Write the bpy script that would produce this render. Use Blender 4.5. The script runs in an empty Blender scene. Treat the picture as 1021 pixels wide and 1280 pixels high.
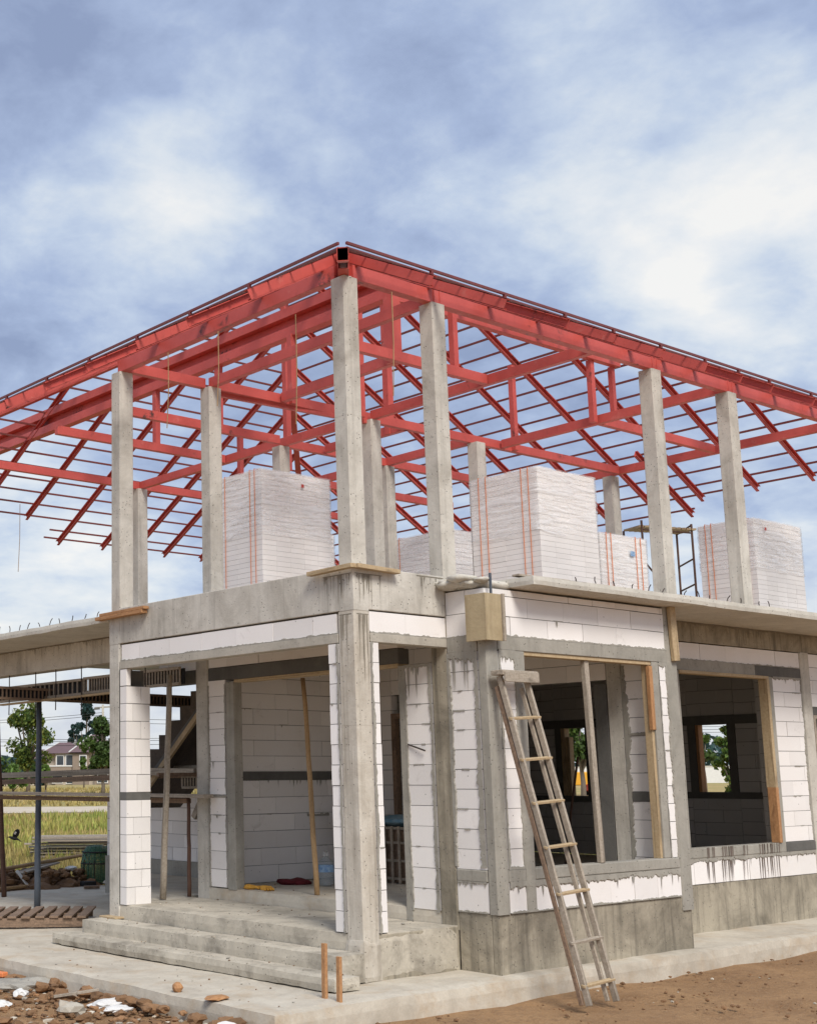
import bpy, bmesh, math, random
from mathutils import Vector, Matrix, noise
random.seed(11)
S = bpy.context.scene
COL = S.collection
R = random.uniform
V = Vector

# ------------------------------------------------------------------ materials
class NT:
    def __init__(s, name):
        s.m = bpy.data.materials.new(name); s.m.use_nodes = True
        s.t = s.m.node_tree; s.n = s.t.nodes; s.l = s.t.links
        s.b = s.n['Principled BSDF']; s.out = s.n['Material Output']
        s.tc = s.n.new('ShaderNodeTexCoord')
    def node(s, typ, **kw):
        n = s.n.new(typ)
        for k, v in kw.items():
            if k in n.inputs: n.inputs[k].default_value = v
            else: setattr(n, k, v)
        return n
    def link(s, a, b): s.l.new(a, b)
    def coord(s, scale=(1, 1, 1)):
        mp = s.node('ShaderNodeMapping'); mp.inputs['Scale'].default_value = scale
        s.link(s.tc.outputs['Object'], mp.inputs['Vector']); return mp.outputs[0]
    def noise(s, scale, detail=5, rough=.6, vec=None, dist=0):
        n = s.node('ShaderNodeTexNoise'); n.inputs['Scale'].default_value = scale
        n.inputs['Detail'].default_value = detail; n.inputs['Roughness'].default_value = rough
        n.inputs['Distortion'].default_value = dist
        s.link(vec if vec else s.tc.outputs['Object'], n.inputs['Vector']); return n.outputs['Fac']
    def ramp(s, fac, lo, hi, a=0., b=1.):
        r = s.node('ShaderNodeMapRange'); r.inputs['From Min'].default_value = lo; r.inputs['From Max'].default_value = hi
        r.inputs['To Min'].default_value = a; r.inputs['To Max'].default_value = b
        s.link(fac, r.inputs['Value']); return r.outputs[0]
    def mix(s, fac, a, b, mode='MIX'):
        m = s.node('ShaderNodeMix'); m.data_type = 'RGBA'; m.blend_type = mode
        for i, x in ((0, fac), (6, a), (7, b)):
            if isinstance(x, (int, float)): m.inputs[i].default_value = x
            elif isinstance(x, tuple): m.inputs[i].default_value = (*x, 1)
            else: s.link(x, m.inputs[i])
        return m.outputs[2]
    def math(s, op, a, b=None):
        m = s.node('ShaderNodeMath'); m.operation = op
        for i, x in ((0, a), (1, b)):
            if x is None: continue
            if isinstance(x, (int, float)): m.inputs[i].default_value = x
            else: s.link(x, m.inputs[i])
        return m.outputs[0]
    def tint(s, col):
        a = s.node('ShaderNodeAttribute'); a.attribute_name = 'tint'
        return s.mix(1., col, a.outputs['Color'], 'MULTIPLY')
    def bump(s, h, strength=.3, dist=.01):
        b = s.node('ShaderNodeBump'); b.inputs['Strength'].default_value = strength; b.inputs['Distance'].default_value = dist
        s.link(h, b.inputs['Height']); s.link(b.outputs[0], s.b.inputs['Normal'])
    def done(s, col, rough=.85, metal=0):
        if isinstance(col, tuple): s.b.inputs['Base Color'].default_value = (*col, 1)
        else: s.link(s.tint(col), s.b.inputs['Base Color'])
        if isinstance(rough, (int, float)): s.b.inputs['Roughness'].default_value = rough
        else: s.link(rough, s.b.inputs['Roughness'])
        s.b.inputs['Metallic'].default_value = metal
        return s.m

def concrete(name, base, stain, stain_amt=.6, pores=True, streak=.5, dirt=None):
    t = NT(name)
    big = t.ramp(t.noise(1.5, 8, .7, dist=.7), .40, .64)
    fine = t.noise(38, 4, .7)
    c = t.mix(t.math('MULTIPLY', big, stain_amt), base, stain)
    mid = t.ramp(t.noise(6, 5, .7), .35, .7)
    c = t.mix(t.math('MULTIPLY', mid, .28), c, tuple(x * 1.35 for x in base))
    if streak:
        st = t.noise(1., 5, .7, t.coord((9, 9, .45)))
        st = t.ramp(st, .50, .72)
        c = t.mix(t.math('MULTIPLY', st, streak * .62), c, tuple(x * .62 for x in stain))
    if dirt:
        d = t.ramp(t.noise(2.2, 7, .7, dist=.4), .5, .66)
        c = t.mix(t.math('MULTIPLY', d, dirt[1]), c, dirt[0])
    c = t.mix(t.math('MULTIPLY', t.ramp(fine, .3, .8), .3), c, tuple(x * .55 for x in base))
    h = t.math('ADD', fine, t.math('MULTIPLY', big, .6))
    if pores:
        vo = t.node('ShaderNodeTexVoronoi'); vo.inputs['Scale'].default_value = 24
        t.link(t.tc.outputs['Object'], vo.inputs['Vector'])
        p = t.ramp(vo.outputs['Distance'], .10, .17, 1, 0)
        msk = t.ramp(t.noise(5, 3, .5), .45, .52)
        p = t.math('MULTIPLY', p, msk)
        c = t.mix(t.math('MULTIPLY', p, .85), c, (.055, .05, .042))
        h = t.math('SUBTRACT', h, t.math('MULTIPLY', p, 2.))
    t.bump(h, .55, .006)
    return t.done(c, .9)

def simple(name, base, dark, scale=4, amt=.6, rough=.8, bump=.3, stretch=(1, 1, 1), metal=0):
    t = NT(name)
    n = t.ramp(t.noise(scale, 6, .65, t.coord(stretch)), .3, .7)
    f = t.noise(scale * 9, 3, .6, t.coord(stretch))
    c = t.mix(t.math('MULTIPLY', n, amt), base, dark)
    c = t.mix(t.math('MULTIPLY', t.ramp(f, .45, .75), amt * .45), c, dark)
    t.bump(t.math('ADD', n, f), bump, .005)
    return t.done(c, rough, metal)

def aac_mat(name='aerated_block', k=1.):
    t = NT(name)
    big = t.ramp(t.noise(1.1, 5, .6), .4, .72)
    c = t.mix(t.math('MULTIPLY', big, .35), (.865 * k, .825 * k, .79 * k), (.75 * k, .69 * k, .62 * k))
    st = t.ramp(t.noise(3.2, 7, .75, dist=.8), .60, .74)
    c = t.mix(t.math('MULTIPLY', st, .5), c, (.50 * k, .455 * k, .41 * k))
    fine = t.noise(140, 2, .6)
    c = t.mix(t.math('MULTIPLY', t.ramp(fine, .45, .8), .22), c, (.5, .47, .45))
    dot = t.node('ShaderNodeTexVoronoi'); dot.inputs['Scale'].default_value = 7
    t.link(t.tc.outputs['Object'], dot.inputs['Vector'])
    c = t.mix(t.ramp(dot.outputs['Distance'], .035, .06, .7, 0), c, (.16, .14, .12))
    t.bump(fine, .35, .003)
    return t.done(c, .92)

def wood(name, a, b, rough=.75):
    t = NT(name)
    g = t.noise(5, 5, .65, t.coord((7, 7, 7)))
    w = t.node('ShaderNodeTexNoise'); w.inputs['Scale'].default_value = 2.2; w.inputs['Detail'].default_value = 8
    w.inputs['Distortion'].default_value = 1.2
    t.link(t.tc.outputs['Generated'], w.inputs['Vector'])
    c = t.mix(t.ramp(g, .3, .7), a, b)
    c = t.mix(t.math('MULTIPLY', t.ramp(w.outputs['Fac'], .5, .68), .6), c, tuple(x * .45 for x in b))
    t.bump(g, .4, .004)
    return t.done(c, rough)

M = {}
M['conc'] = concrete('pale_concrete', (.61, .572, .50), (.36, .325, .27), .85, True, .8)
M['conc_streak'] = concrete('streaked_concrete', (.61, .56, .475), (.38, .32, .245), .8, True, 1.1)
M['conc_floor'] = concrete('site_concrete', (.58, .525, .43), (.38, .33, .26), .75, False, 0, ((.44, .31, .18), .5))
M['conc_step'] = concrete('step_concrete', (.55, .495, .40), (.33, .295, .235), .85, True, .25, ((.19, .165, .13), .75))
M['conc_old'] = concrete('stained_concrete', (.40, .35, .265), (.15, .13, .095), .9, True, 1.3)
M['mortar'] = concrete('grey_mortar', (.37, .345, .295), (.22, .205, .172), .75, True, .5)
M['mortar_dark'] = concrete('dark_mortar', (.135, .13, .118), (.07, .067, .061), .6, False, .3)
M['lintel'] = concrete('lintel_concrete', (.47, .43, .36), (.26, .235, .19), .6, True, .3)
M['slab'] = concrete('slab_concrete', (.60, .565, .49), (.38, .35, .29), .5, True, .3)
M['aac'] = aac_mat(); M['aac_shade'] = aac_mat('shade_darkened_block', .62)  # second block colour is lowered so inner walls look shaded
M['joint'] = simple('block_joint', (.15, .14, .125), (.07, .065, .058), 20, .6)
def steel():
    t = NT('red_primer_steel')
    n = t.ramp(t.noise(2.2, 6, .65), .3, .75)
    c = t.mix(n, (.60, .106, .085), (.45, .07, .057))
    d = t.ramp(t.noise(9, 5, .7, dist=.5), .58, .74)
    c = t.mix(t.math('MULTIPLY', d, .5), c, (.25, .05, .035))
    l = t.ramp(t.noise(5.3, 5, .6), .62, .72)
    c = t.mix(t.math('MULTIPLY', l, .35), c, (.62, .22, .18))
    bn = t.ramp(t.noise(1.7, 3, .5, dist=1.), .64, .70)
    c = t.mix(t.math('MULTIPLY', bn, t.ramp(t.noise(14, 4, .7), .45, .6)), c, (.09, .035, .03))
    t.bump(t.noise(30, 3, .5), .12, .003)
    return t.done(c, t.ramp(n, 0, 1, .42, .6))
M['steel'] = steel()
M['steel_dark'] = simple('dark_steel', (.09, .02, .018), (.03, .01, .01), 6, .6, .6)
M['purlin'] = simple('purlin_steel', (.19, .042, .038), (.11, .027, .024), 4, .6, .5)
M['rust'] = simple('rusted_steel', (.13, .065, .04), (.06, .03, .022), 7, .7, .75)
M['rebar'] = simple('rebar_steel', (.06, .042, .034), (.03, .022, .02), 20, .6, .7)
M['wood_pale'] = wood('pale_timber', (.52, .40, .24), (.40, .28, .155))
M['wood_grey'] = wood('weathered_timber', (.45, .385, .305), (.28, .23, .175))
M['wood_brown'] = wood('brown_timber', (.29, .19, .125), (.15, .10, .065))
M['wood_orange'] = wood('orange_timber', (.50, .27, .12), (.36, .17, .07))
M['ply'] = concrete('formwork_board', (.46, .37, .23), (.29, .21, .11), .7, False, .7)
M['bamboo'] = wood('bamboo_pole', (.46, .30, .15), (.33, .20, .09))
M['strap'] = simple('orange_strap', (.78, .25, .09), (.66, .20, .07), 10, .3, .5, .05)
M['pole_blue'] = simple('blue_grey_pole', (.11, .125, .14), (.035, .05, .085), 3, .8, .5, .2, (1, 1, .6))
M['black'] = simple('black_rubber', (.02, .02, .022), (.01, .01, .01), 9, .5, .8)
M['white'] = simple('white_paint', (.72, .71, .68), (.55, .53, .5), 3, .5, .7)
M['cloth_y'] = simple('yellow_cloth', (.58, .30, .045), (.42, .19, .02), 9, .5, .9)
M['cloth_r'] = simple('red_cloth', (.16, .012, .016), (.08, .01, .012), 9, .5, .9)
M['cloth_b'] = simple('blue_bag', (.05, .20, .31), (.40, .46, .46), 9, .6, .7)
M['mud'] = simple('red_soil', (.30, .165, .08), (.14, .075, .035), 5, .8, .95, .8)
M['roof_tile'] = simple('purple_tile', (.15, .095, .10), (.11, .07, .075), .8, .5, .8, .3)
M['cream'] = simple('cream_render', (.50, .43, .35), (.44, .37, .30), .4, .5, .9)
M['taupe'] = simple('taupe_render', (.27, .21, .165), (.23, .18, .14), .4, .5, .9)
M['glass'] = simple('dark_glass', (.05, .06, .07), (.03, .035, .04), 1, .4, .15, 0)
M['yellow'] = simple('yellow_paint', (.72, .36, .02), (.6, .28, .02), 2, .4, .5, .1)
M['redp'] = simple('red_paint', (.55, .07, .05), (.42, .05, .04), 2, .4, .5, .1)
M['label_b'] = simple('blue_label', (.04, .16, .45), (.45, .62, .72), 26, .9, .5, 0)
M['pipe'] = simple('blue_pipe', (.03, .16, .35), (.03, .12, .28), 9, .3, .5, 0)
def leafm(name, a, b):
    t = NT(name)
    c = t.mix(t.ramp(t.noise(.35, 3, .6), .35, .65), a, b)
    t.b.inputs['Subsurface Weight'].default_value = 0
    tr = t.node('ShaderNodeBsdfTranslucent'); ms = t.node('ShaderNodeMixShader'); ms.inputs[0].default_value = .35
    m = t.done(c, .7)
    t.link(t.b.inputs['Base Color'].links[0].from_socket, tr.inputs['Color'])
    t.link(t.b.outputs[0], ms.inputs[1]); t.link(tr.outputs[0], ms.inputs[2]); t.link(ms.outputs[0], t.out.inputs['Surface'])
    return m
M['leaf'] = leafm('green_leaves', (.085, .14, .022), (.05, .095, .02))
M['leaf_y'] = leafm('yellow_green_leaves', (.24, .25, .035), (.12, .17, .03))
M['leaf_l'] = leafm('light_leaves', (.17, .27, .05), (.11, .20, .04))
M['leaf_far'] = leafm('haze_tinted_leaves', (.045, .095, .085), (.035, .075, .07))  # blue-green leaf colour stands in for distance haze
M['grass'] = leafm('grass_blades', (.29, .36, .07), (.48, .42, .12))
M['bark'] = wood('tree_bark', (.20, .16, .12), (.11, .085, .06))
def wrapm():
    t = NT('plastic_wrap')
    mp = t.node('ShaderNodeMapping'); mp.inputs['Scale'].default_value = (.9, .9, 6.5); mp.inputs['Rotation'].default_value = (.22, -.2, 0)
    t.link(t.tc.outputs['Object'], mp.inputs['Vector'])
    st = t.noise(2.2, 5, .6, mp.outputs[0], 1.0)
    st2 = t.noise(1.1, 4, .6)
    f = t.math('ADD', t.ramp(st, .43, .64, .10, .62), t.ramp(st2, .4, .7, -.05, .2))
    t.b.inputs['Roughness'].default_value = .25
    t.b.inputs['Base Color'].default_value = (.97, .96, .955, 1)
    t.bump(st, .4, .025)
    tr = t.node('ShaderNodeBsdfTransparent'); ms = t.node('ShaderNodeMixShader')
    t.link(f, ms.inputs[0]); t.link(tr.outputs[0], ms.inputs[1]); t.link(t.b.outputs[0], ms.inputs[2]); t.link(ms.outputs[0], t.out.inputs['Surface'])
    return t.m
M['wrap'] = wrapm()
def clearm(name, col, alpha):
    t = NT(name); t.b.inputs['Base Color'].default_value = (*col, 1); t.b.inputs['Roughness'].default_value = .15
    tr = t.node('ShaderNodeBsdfTransparent'); ms = t.node('ShaderNodeMixShader'); ms.inputs[0].default_value = alpha
    t.link(tr.outputs[0], ms.inputs[1]); t.link(t.b.outputs[0], ms.inputs[2]); t.link(ms.outputs[0], t.out.inputs['Surface'])
    return t.m
M['bottle'] = clearm('clear_plastic', (.45, .50, .52), .35)
def meshm():
    t = NT('green_net')
    t.b.inputs['Base Color'].default_value = (.03, .12, .06, 1); t.b.inputs['Roughness'].default_value = .6
    w = t.node('ShaderNodeTexWave'); w.inputs['Scale'].default_value = 22; w.inputs['Distortion'].default_value = 1
    t.link(t.tc.outputs['Object'], w.inputs['Vector'])
    tr = t.node('ShaderNodeBsdfTransparent'); ms = t.node('ShaderNodeMixShader')
    t.link(t.ramp(w.outputs['Fac'], .2, .6, .35, .95), ms.inputs[0])
    t.link(tr.outputs[0], ms.inputs[1]); t.link(t.b.outputs[0], ms.inputs[2]); t.link(ms.outputs[0], t.out.inputs['Surface'])
    return t.m
M['net'] = meshm()
def groundm():
    t = NT('site_ground')
    geo = t.node('ShaderNodeNewGeometry'); sep = t.node('ShaderNodeSeparateXYZ'); t.link(geo.outputs['Position'], sep.inputs[0])
    dd = t.math('ADD', t.math('MULTIPLY', sep.outputs['X'], .59), t.math('MULTIPLY', sep.outputs['Y'], .79))
    wob = t.math('MULTIPLY', t.math('SUBTRACT', t.noise(.18, 5, .6), .5), 9)
    g = t.ramp(t.math('ADD', dd, wob), 11.5, 15)
    n1 = t.ramp(t.noise(1.1, 7, .7, dist=.5), .32, .68); n2 = t.noise(9, 6, .75); n3 = t.noise(45, 3, .7)
    soil = t.mix(n1, (.40, .235, .11), (.26, .145, .065))
    soil = t.mix(t.math('MULTIPLY', t.ramp(n2, .5, .7), .6), soil, (.15, .08, .038))
    soil = t.mix(t.math('MULTIPLY', t.ramp(n3, .55, .75), .5), soil, (.55, .40, .25))
    gn = t.ramp(t.noise(.12, 6, .7), .38, .62)
    grass = t.mix(gn, (.23, .225, .06), (.40, .29, .105))
    far = t.ramp(dd, 55, 85)
    gr2 = t.mix(t.ramp(t.noise(.07, 6, .75), .4, .62), (.46, .32, .13), (.25, .24, .07))
    grass = t.mix(far, grass, gr2)
    c = t.mix(g, soil, grass)
    t.bump(t.math('ADD', t.math('MULTIPLY', n2, 1.), t.math('MULTIPLY', n3, .4)), .8, .05)
    return t.done(c, .97)
M['ground'] = groundm()
M['sandpath'] = simple('pale_road', (.60, .52, .41), (.45, .37, .27), .5, .7, .95)

# ------------------------------------------------------------------ mesh builder
class MB:
    def __init__(s): s.v = []; s.f = []; s.m = []; s.t = []
    def add(s, vs, fs, m=0, t=1.):
        k = len(s.v); s.v += [tuple(p) for p in vs]
        s.f += [tuple(i + k for i in f) for f in fs]; s.m += [m] * len(fs); s.t += [t] * len(fs); return s
    def box(s, x0, x1, y0, y1, z0, z1, m=0, t=1.):
        return s.add([(x0, y0, z0), (x1, y0, z0), (x1, y1, z0), (x0, y1, z0), (x0, y0, z1), (x1, y0, z1), (x1, y1, z1), (x0, y1, z1)],
              [(3, 2, 1, 0), (4, 5, 6, 7), (0, 1, 5, 4), (1, 2, 6, 5), (2, 3, 7, 6), (3, 0, 4, 7)], m, t)
    def rbox(s, x0, x1, y0, y1, z0, z1, res=.1, amp=.006, rnd=.012, m=0, t=1., zres=None):
        """box with worn, slightly wandering faces and eased edges"""
        lo = V((x0, y0, z0)); hi = V((x1, y1, z1)); n = [max(2, int((hi[i] - lo[i]) / (res if i < 2 or zres is None else zres))) for i in range(3)]
        ids = {}; vs = []; fs = []
        def pt(i, j, k):
            key = (i, j, k)
            if key in ids: return ids[key]
            q = [i / n[0], j / n[1], k / n[2]]
            p = V([lo[a] + (hi[a] - lo[a]) * q[a] for a in range(3)])
            ext = [a for a in range(3) if key[a] in (0, n[a])]
            if len(ext) > 1:
                e = rnd * (.7 + .8 * abs(noise.noise(p * 2.3)) + .9 * max(0, noise.noise(p * 7.1)))
                for a in ext: p[a] += e * .45 * (1 if key[a] == 0 else -1)
            nv = noise.noise_vector(p * 1.7) * amp + noise.noise_vector(p * 6.3) * amp * .5
            ids[key] = len(vs); vs.append(p + nv); return ids[key]
        for a in range(3):
            b, c = (a + 1) % 3, (a + 2) % 3
            for side in (0, n[a]):
                for j in range(n[b]):
                    for k in range(n[c]):
                        q = []
                        for dj, dk in ((0, 0), (1, 0), (1, 1), (0, 1)):
                            w_ = [0, 0, 0]; w_[a] = side; w_[b] = j + dj; w_[c] = k + dk; q.append(pt(*w_))
                        fs.append(tuple(q) if side else tuple(q[::-1]))
        return s.add(vs, fs, m, t)
    def frame(s, p0, p1, up=(0, 0, 1)):
        p0 = V(p0); p1 = V(p1); d = (p1 - p0).normalized(); u = V(up)
        if abs(d.dot(u.normalized())) > .98: u = V((0, 1, 0))
        sd = d.cross(u).normalized(); u2 = sd.cross(d).normalized(); return p0, p1, d, sd, u2
    def beam(s, p0, p1, w, h, up=(0, 0, 1), m=0, t=1., off=(0, 0)):
        p0, p1, d, sd, u = s.frame(p0, p1, up); o = sd * off[0] + u * off[1]; vs = []
        for p in (p0, p1):
            for a, b in ((-1, -1), (1, -1), (1, 1), (-1, 1)): vs.append(p + o + sd * a * w / 2 + u * b * h / 2)
        return s.add(vs, [(0, 3, 2, 1), (4, 5, 6, 7), (0, 1, 5, 4), (1, 2, 6, 5), (2, 3, 7, 6), (3, 0, 4, 7)], m, t)
    def chan(s, p0, p1, w, h, th=.006, side=1, lip=.016, up=(0, 0, 1), m=0):
        # lipped C section, web on -side
        q = side; W = w / 2; H = h / 2
        for (a, b, ww, hh) in ((-q * (W - th / 2), 0, th, h), (0, H - th / 2, w, th), (0, -H + th / 2, w, th),
                               (q * (W - th / 2), H - lip / 2, th, lip), (q * (W - th / 2), -H + lip / 2, th, lip)):
            s.beam(p0, p1, ww, hh, up, m, 1., (a, b))
        return s
    def hollow(s, p0, p1, w, h, th=.008, up=(0, 0, 1), m=0):
        for (a, b, ww, hh) in ((-(w - th) / 2, 0, th, h), ((w - th) / 2, 0, th, h), (0, (h - th) / 2, w - 2 * th, th), (0, -(h - th) / 2, w - 2 * th, th)):
            s.beam(p0, p1, ww, hh, up, m, 1., (a, b))
        return s
    def tube(s, pts, r, n=8, m=0, t=1., r1=None):
        pts = [V(p) for p in pts]; L = len(pts); vs = []; fs = []
        for i, p in enumerate(pts):
            d = (pts[min(i + 1, L - 1)] - pts[max(i - 1, 0)]).normalized()
            u = V((0, 0, 1)) if abs(d.z) < .9 else V((1, 0, 0))
            a = d.cross(u).normalized(); b = a.cross(d)
            rr = r if r1 is None else r + (r1 - r) * i / (L - 1)
            for k in range(n):
                an = 2 * math.pi * k / n; vs.append(p + a * math.cos(an) * rr + b * math.sin(an) * rr)
        for i in range(L - 1):
            for k in range(n):
                k2 = (k + 1) % n; fs.append((i * n + k, i * n + k2, (i + 1) * n + k2, (i + 1) * n + k))
        fs.append(tuple(range(n))[::-1]); fs.append(tuple((L - 1) * n + k for k in range(n)))
        return s.add(vs, fs, m, t)
    def prism(s, poly, z0, z1, m=0, t=1.):
        n = len(poly)
        return s.add([(x, y, z0) for x, y in poly] + [(x, y, z1) for x, y in poly],
              [tuple(range(n))[::-1], tuple(range(n, 2 * n))] + [(i, (i + 1) % n, n + (i + 1) % n, n + i) for i in range(n)], m, t)
    def post(s, x0, x1, y0, y1, z0, z1, c=.014, m=0):
        return s.prism([(x0 + c, y0), (x1 - c, y0), (x1, y0 + c), (x1, y1 - c), (x1 - c, y1), (x0 + c, y1), (x0, y1 - c), (x0, y0 + c)], z0, z1, m)
    def blob(s, c, r, amp=.25, seed=0, sub=2, sq=(1, 1, 1), m=0, t=1.):
        bm = bmesh.new(); bmesh.ops.create_icosphere(bm, subdivisions=sub, radius=1)
        o = V((seed * 3.1, seed * 1.7, seed * .9)); vs = []
        for v in bm.verts:
            p = v.co; k = 1 + amp * noise.noise(p * 1.3 + o) + amp * .5 * noise.noise(p * 3.1 + o)
            vs.append((c[0] + p.x * r * k * sq[0], c[1] + p.y * r * k * sq[1], c[2] + p.z * r * k * sq[2]))
        bm.verts.ensure_lookup_table(); fs = [tuple(v.index for v in f.verts) for f in bm.faces]; bm.free()
        return s.add(vs, fs, m, t)
    def build(s, name, mats, parent=None, smooth=False, bevel=0, label=None, kind=None):
        me = bpy.data.meshes.new(name); me.from_pydata(s.v, [], s.f)
        if not isinstance(mats, (list, tuple)): mats = [mats]
        for k in mats: me.materials.append(M[k] if isinstance(k, str) else k)
        me.polygons.foreach_set('material_index', s.m)
        a = me.attributes.new('tint', 'FLOAT_COLOR', 'FACE') if False else me.attributes.new('tint', 'FLOAT', 'FACE')
        a.data.foreach_set('value', s.t)
        if smooth: me.polygons.foreach_set('use_smooth', [True] * len(s.f))
        me.update()
        o = bpy.data.objects.new(name, me); COL.objects.link(o)
        if bevel:
            b = o.modifiers.new('bevel', 'BEVEL'); b.width = bevel; b.segments = 2; b.limit_method = 'ANGLE'
        if parent is not None: put(o, parent)
        if label: o['label'] = label
        if kind: o['kind'] = kind
        return o

def world_loc(o):
    m = Matrix.Identity(4)
    while o is not None:
        m = o.matrix_basis.copy() if o.parent is None else m
        o = o.parent
    return m
def put(o, parent):
    o.parent = parent
    top = parent; chain = Matrix.Identity(4); lst = []
    while top is not None: lst.append(top); top = top.parent
    for p in reversed(lst):
        chain = chain @ (p.matrix_parent_inverse if p.parent else Matrix.Identity(4)) @ p.matrix_basis
    o.matrix_parent_inverse = chain.inverted()
def thing(name, label, cat, loc, group=None):
    o = bpy.data.objects.new(name, None); COL.objects.link(o); o.location = loc; o.empty_display_size = .1
    return tag(o, label, cat, group)
def tag(o, label, cat, group=None):
    o['label'] = label; o['category'] = cat
    if group: o['group'] = group
    return o

# ------------------------------------------------------------------ masonry helpers
def wall(mb, ax, c, u0, u1, z0, z1, th=.12, course=.201, L=.6, off=0., jm=1, gap=.0058, bm=0):
    """aerated-block wall on plane ax=c, going inward (+)."""
    def bx(a0, a1, b0, b1, d0, d1, m, t):
        if ax == 'x': mb.box(d0, d1, a0, a1, b0, b1, m, t)
        else: mb.box(a0, a1, d0, d1, b0, b1, m, t)
    g = .005
    bx(u0 + g, u1 - g, z0 + .001, z1 - .001, c + .008, c + th - .008, jm, 1.)
    n = max(1, round((z1 - z0) / course)); h = (z1 - z0) / n
    for i in range(n):
        a = u0 - .032 - ((i % 2) * L * .5 + off) % L + R(-.03, .03); za = z0 + i * h
        while a < u1:
            b = a + L
            if u1 - b < .06: b = u1 + .001
            if a < u0 and b - u0 < .06: a = u0 - .001; b = a + L
            lo = max(a, u0); hi = min(b, u1)
            if hi - lo > .008:
                j = R(-.003, .004); gp = gap * R(.5, 1.3)
                bx(lo + gp / 2, hi - gp / 2, za + gp / 2, za + h - gp / 2 - R(0, .002), c + j, c + th + j, bm, R(.90, 1.04))
            a = b
def smear(mb, ax, c, u, z0, z1, side, w=.045, jag=.035, seed=0, step=.016, m=0, proud=.011):
    n = max(2, int((z1 - z0) / step)); vs = []; fs = []
    for i in range(n + 1):
        z = z0 + (z1 - z0) * i / n
        k = noise.noise(V((seed * 7.3, z * 3.1, 1.))) * .8 + noise.noise(V((seed * 5.1, z * 11., 4.))) * .6 + noise.noise(V((seed, z * 27., 2.))) * .55 + noise.noise(V((seed + 3, z * 61., 2.))) * .35
        ww = max(.006, w + jag * k)
        pr = proud * (1 + .5 * noise.noise(V((seed, z * 9, 9.))))
        for uu, d in ((u - side * .004, c - pr), (u + side * ww * .82, c - pr), (u + side * ww, c + .003)):
            vs.append((d, uu, z) if ax == 'x' else (uu, d, z))
    for i in range(n):
        a = i * 3
        for k in (0, 1): fs.append((a + k, a + k + 1, a + k + 4, a + k + 3))
    mb.add(vs, fs, m)
def hsmear(mb, ax, c, z, u0, u1, side, w=.03, jag=.03, seed=0, step=.014, m=0, proud=.010, drips=0, dl=.25, dw=1.):
    n = max(2, int((u1 - u0) / step)); vs = []; fs = []
    for i in range(n + 1):
        u = u0 + (u1 - u0) * i / n
        k = noise.noise(V((u * 4.1, seed * 3.3, 1.))) * .7 + noise.noise(V((u * 15., seed * 5.1, 4.))) * .7 + noise.noise(V((u * 43., seed * 5.1, 4.))) * .6
        ww = max(.005, w + jag * k)
        for zz, d in ((z - side * .003, c - proud), (z + side * ww * .8, c - proud), (z + side * ww, c + .003)):
            vs.append((d, u, zz) if ax == 'x' else (u, d, zz))
    for i in range(n):
        a = i * 3
        for k in (0, 1): fs.append((a + k, a + k + 1, a + k + 4, a + k + 3))
    mb.add(vs, fs, m)
    for i in range(drips):
        u = R(u0 + .02, u1 - .02); l = (.12 + 1.1 * R(.1, 1) ** 2.4) * dl; wd = R(.006, .02) * dw; zz = z + side * w * .5
        pts = [(u - wd, zz, c - .0075), (u + wd, zz, c - .0075), (u + wd * .5 + R(-.004, .004), zz - l * .6, c - .0065), (u + R(-.004, .004), zz - l, c - .004), (u - wd * .6, zz - l * .5, c - .0065)]
        mb.add([(d, a, b) if ax == 'x' else (a, d, b) for a, b, d in pts], [(0, 1, 2, 3, 4)], m)

# ================================================================== THE HOUSE
H = thing('unfinished_house', 'half built two storey house of white blocks, grey concrete columns and bare red roof steel', 'house', (4.5, 4.5, -.6))
def part(name, mb, mats, parent=None, **k): return mb.build(name, mats, parent if parent is not None else H, **k)

# ---- floors, steps, slabs
part('porch_floor', MB().rbox(.004, 1.32, .004, 4.2, -.44, 0, .09, .006, .02, zres=.08).box(.5, 1.31, 4.2, 4.55, -.44, -.01), 'conc_step')
part('room_floor', MB().rbox(1.321, 4.62, .02, 4.09, -.35, .135, .12, .005, .02, zres=.08).box(1.45, 4.62, -.38, .019, -.35, .13).box(4.621, 10.3, .32, 7.19, -.35, .13), 'conc_floor')
part('side_floor', MB().prism([(1.30, 4.56), (3.45, 4.56), (3.45, 8.25), (2.3, 6.6), (1.30, 5.15)], -.39, -.02), 'conc_floor')
part('step', MB().rbox(-.36, -.003, -.02, 4.28, -.43, -.155, .07, .005, .025, zres=.07), 'conc_step')
part('step', MB().rbox(-.68, -.35, -.3, 4.42, -.43, -.295, .07, .005, .025, zres=.07), 'conc_step')
part('plinth', MB().box(1.325, 4.60, -.495, -.41, -.75, .133).box(1.325, 1.42, -.409, .0, -.75, .133).box(4.601, 10.3, .215, .3, -.75, .14)
     .box(.01, 1.334, .01, .12, -.75, -.012), 'conc_old', bevel=.01)
sl = part('upper_slab', MB().box(.21, 12.6, .25, 10.2, 3.36, 3.46).rbox(1.72, 12.9, -.82, .249, 3.352, 3.452, .07, .006, .014, zres=.05)
          .rbox(-.02, 2.9, 4.22, 9.6, 3.352, 3.449, .09, .006, .014, zres=.05), 'slab')
rough = MB()
for i in range(26):
    rough.blob((R(1.2, 1.95), R(-.50, .12), 3.40 + R(-.02, .03)), R(.06, .13), .35, i, 2, (1.5, 1.3, .45))
rough.rbox(1.325, 1.8, -.50, .1, 3.335, 3.43, .05, .02, .04)
part('slab_lump', rough, 'slab', sl, smooth=True)
rbm = MB().tube([(0, 0, 0), (.004, .004, .05), (.02, .004, .085)], .006, 5)
rb0 = None
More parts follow.
